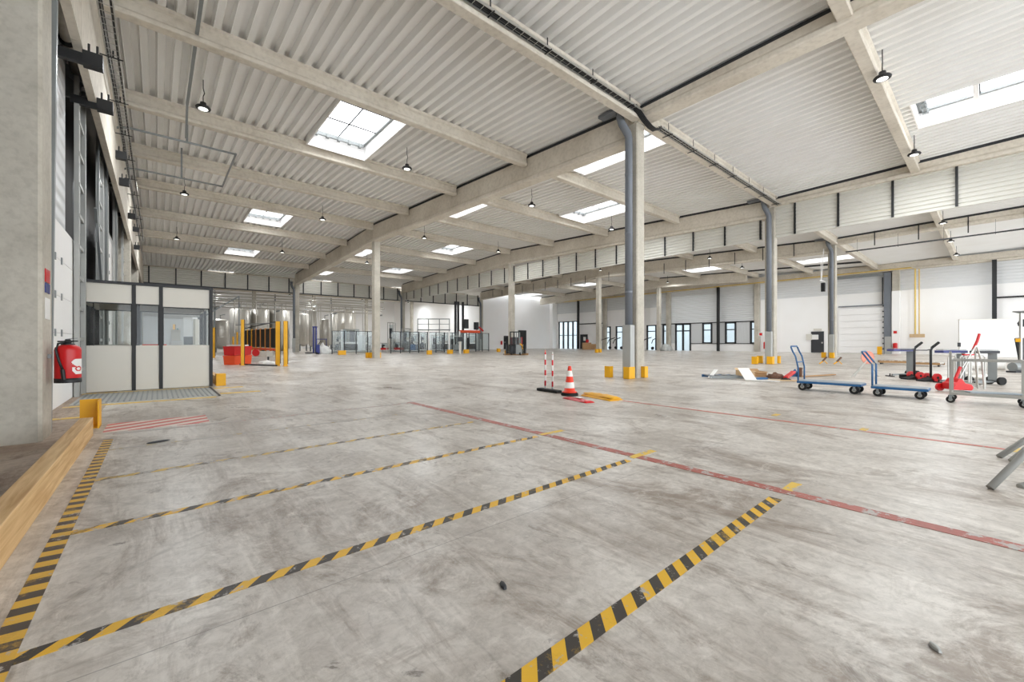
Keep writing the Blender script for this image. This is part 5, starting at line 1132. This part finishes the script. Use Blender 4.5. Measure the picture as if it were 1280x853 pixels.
# locker seen through the booth window, teal cloth
p = W(235, 452); t = thing('tall_cabinet', 'cabinet with white top and dark base behind the booth', 'cabinet', (p.x, p.y, 0)); mbx(-.25, .25, 0, .4, 0, 1.4, 'dark_base', 'dark'); mbx(-.25, .25, 0, .4, 1.4, 2.5, 'white_door', 'white'); mbx(.28, .42, 0, .3, 0, 2.4, 'side_post', 'booth')
p = W(223, 450); t = thing('teal_strap', 'teal strap hanging from the guard post behind the booth', 'strap', (p.x, p.y, 0)); MB().add([LP(-.12, 0, 1.9), LP(-.06, 0, 1.95), LP(.16, 0, .9), (LP(.0, 0, .8)), LP(-.12, .05, 1.9), LP(-.06, .05, 1.95), LP(.16, .05, .9), LP(0, .05, .8)], [(0, 1, 2, 3), (7, 6, 5, 4), (0, 1, 5, 4), (1, 2, 6, 5), (2, 3, 7, 6), (3, 0, 4, 7)]).build('cloth', M['teal'], t, world=False)
for x in (4.0, 14.5, 25.0, 33.0):  # extra lamps, mostly out of view, added to brighten the dark rear hall
    for y, n_ in ((54.5, 'front'), (66.0, 'rear')):
        k_ = {4.0: 'above the small banded tank', 14.5: 'above the pipe bridge', 25.0: 'above the glazed machines', 33.0: 'by the white side wall'}[x]
        bay_lamp(x, y, zdeck(y) - 1.1, f'added fill lamp over the process hall, {n_} row, {k_}')
o = B(70, 80, -30, 90, -1, 14).build('outside_backdrop', mat('backdrop_tone', (178, 187, 194), .8, 0, .25, .15)); tag(o, 'pale blue building added outside to dim the windows', 'backdrop')  # invented backdrop; covers the over-bright sky behind the window panes
o = B(52.2, 120, -60, 120, -1.2, -.4).build('ground_outside', mat('outside_ground', (150, 150, 142), .9, 0, .1, .3)); o['kind'] = 'structure'
# ------------------------------------------------------------------ light, world, camera
w = bpy.data.worlds.new('sky'); S.world = w; w.use_nodes = True
w.node_tree.nodes['Background'].inputs['Color'].default_value = (0.90, 0.95, 1.0, 1)
w.node_tree.nodes['Background'].inputs['Strength'].default_value = 3.7
def area(x, y, z, sx, sy, e, rx=0.0, ry=0.0, col=(.93, .97, 1)):
    l = bpy.data.lights.new('bay_lamp_light', 'AREA'); l.shape = 'DISK'; l.size = sx; l.energy = e; l.color = col
    o = bpy.data.objects.new('bay_lamp_light', l); COL.objects.link(o); o.location = (x, y, z); o.rotation_euler = (rx, ry, 0); return o
cam = bpy.data.cameras.new('camera'); co = bpy.data.objects.new('camera', cam); COL.objects.link(co)
for o_ in [o for o in bpy.data.objects if o.get('category') == 'lamp']:
    area(o_.location.x, o_.location.y, o_.location.z - .06, .22, .22, 280 if o_.location.y > 49 else 140)  # disc light added under each bay lamp to brighten floor and ceiling
co.location = (0, 0, H); co.rotation_euler = (PI / 2, 0, -math.atan2(BD, AD)); cam.sensor_width = 36; cam.lens = F / 1280 * 36; cam.shift_y = 1.2 / 1280; cam.clip_start = .02; cam.clip_end = 500
S.camera = co
S.view_settings.view_transform = 'Standard'; S.view_settings.look = 'None'; S.view_settings.gamma = 1; S.view_settings.use_curve_mapping = False
S.view_settings.exposure = 0.24
S.cycles.max_bounces = 12; S.cycles.diffuse_bounces = 6; S.cycles.glossy_bounces = 3; S.cycles.transparent_max_bounces = 12; S.cycles.transmission_bounces = 4
S.cycles.use_denoising = True; S.cycles.sample_clamp_indirect = 6; S.cycles.caustics_reflective = False; S.cycles.caustics_refractive = False
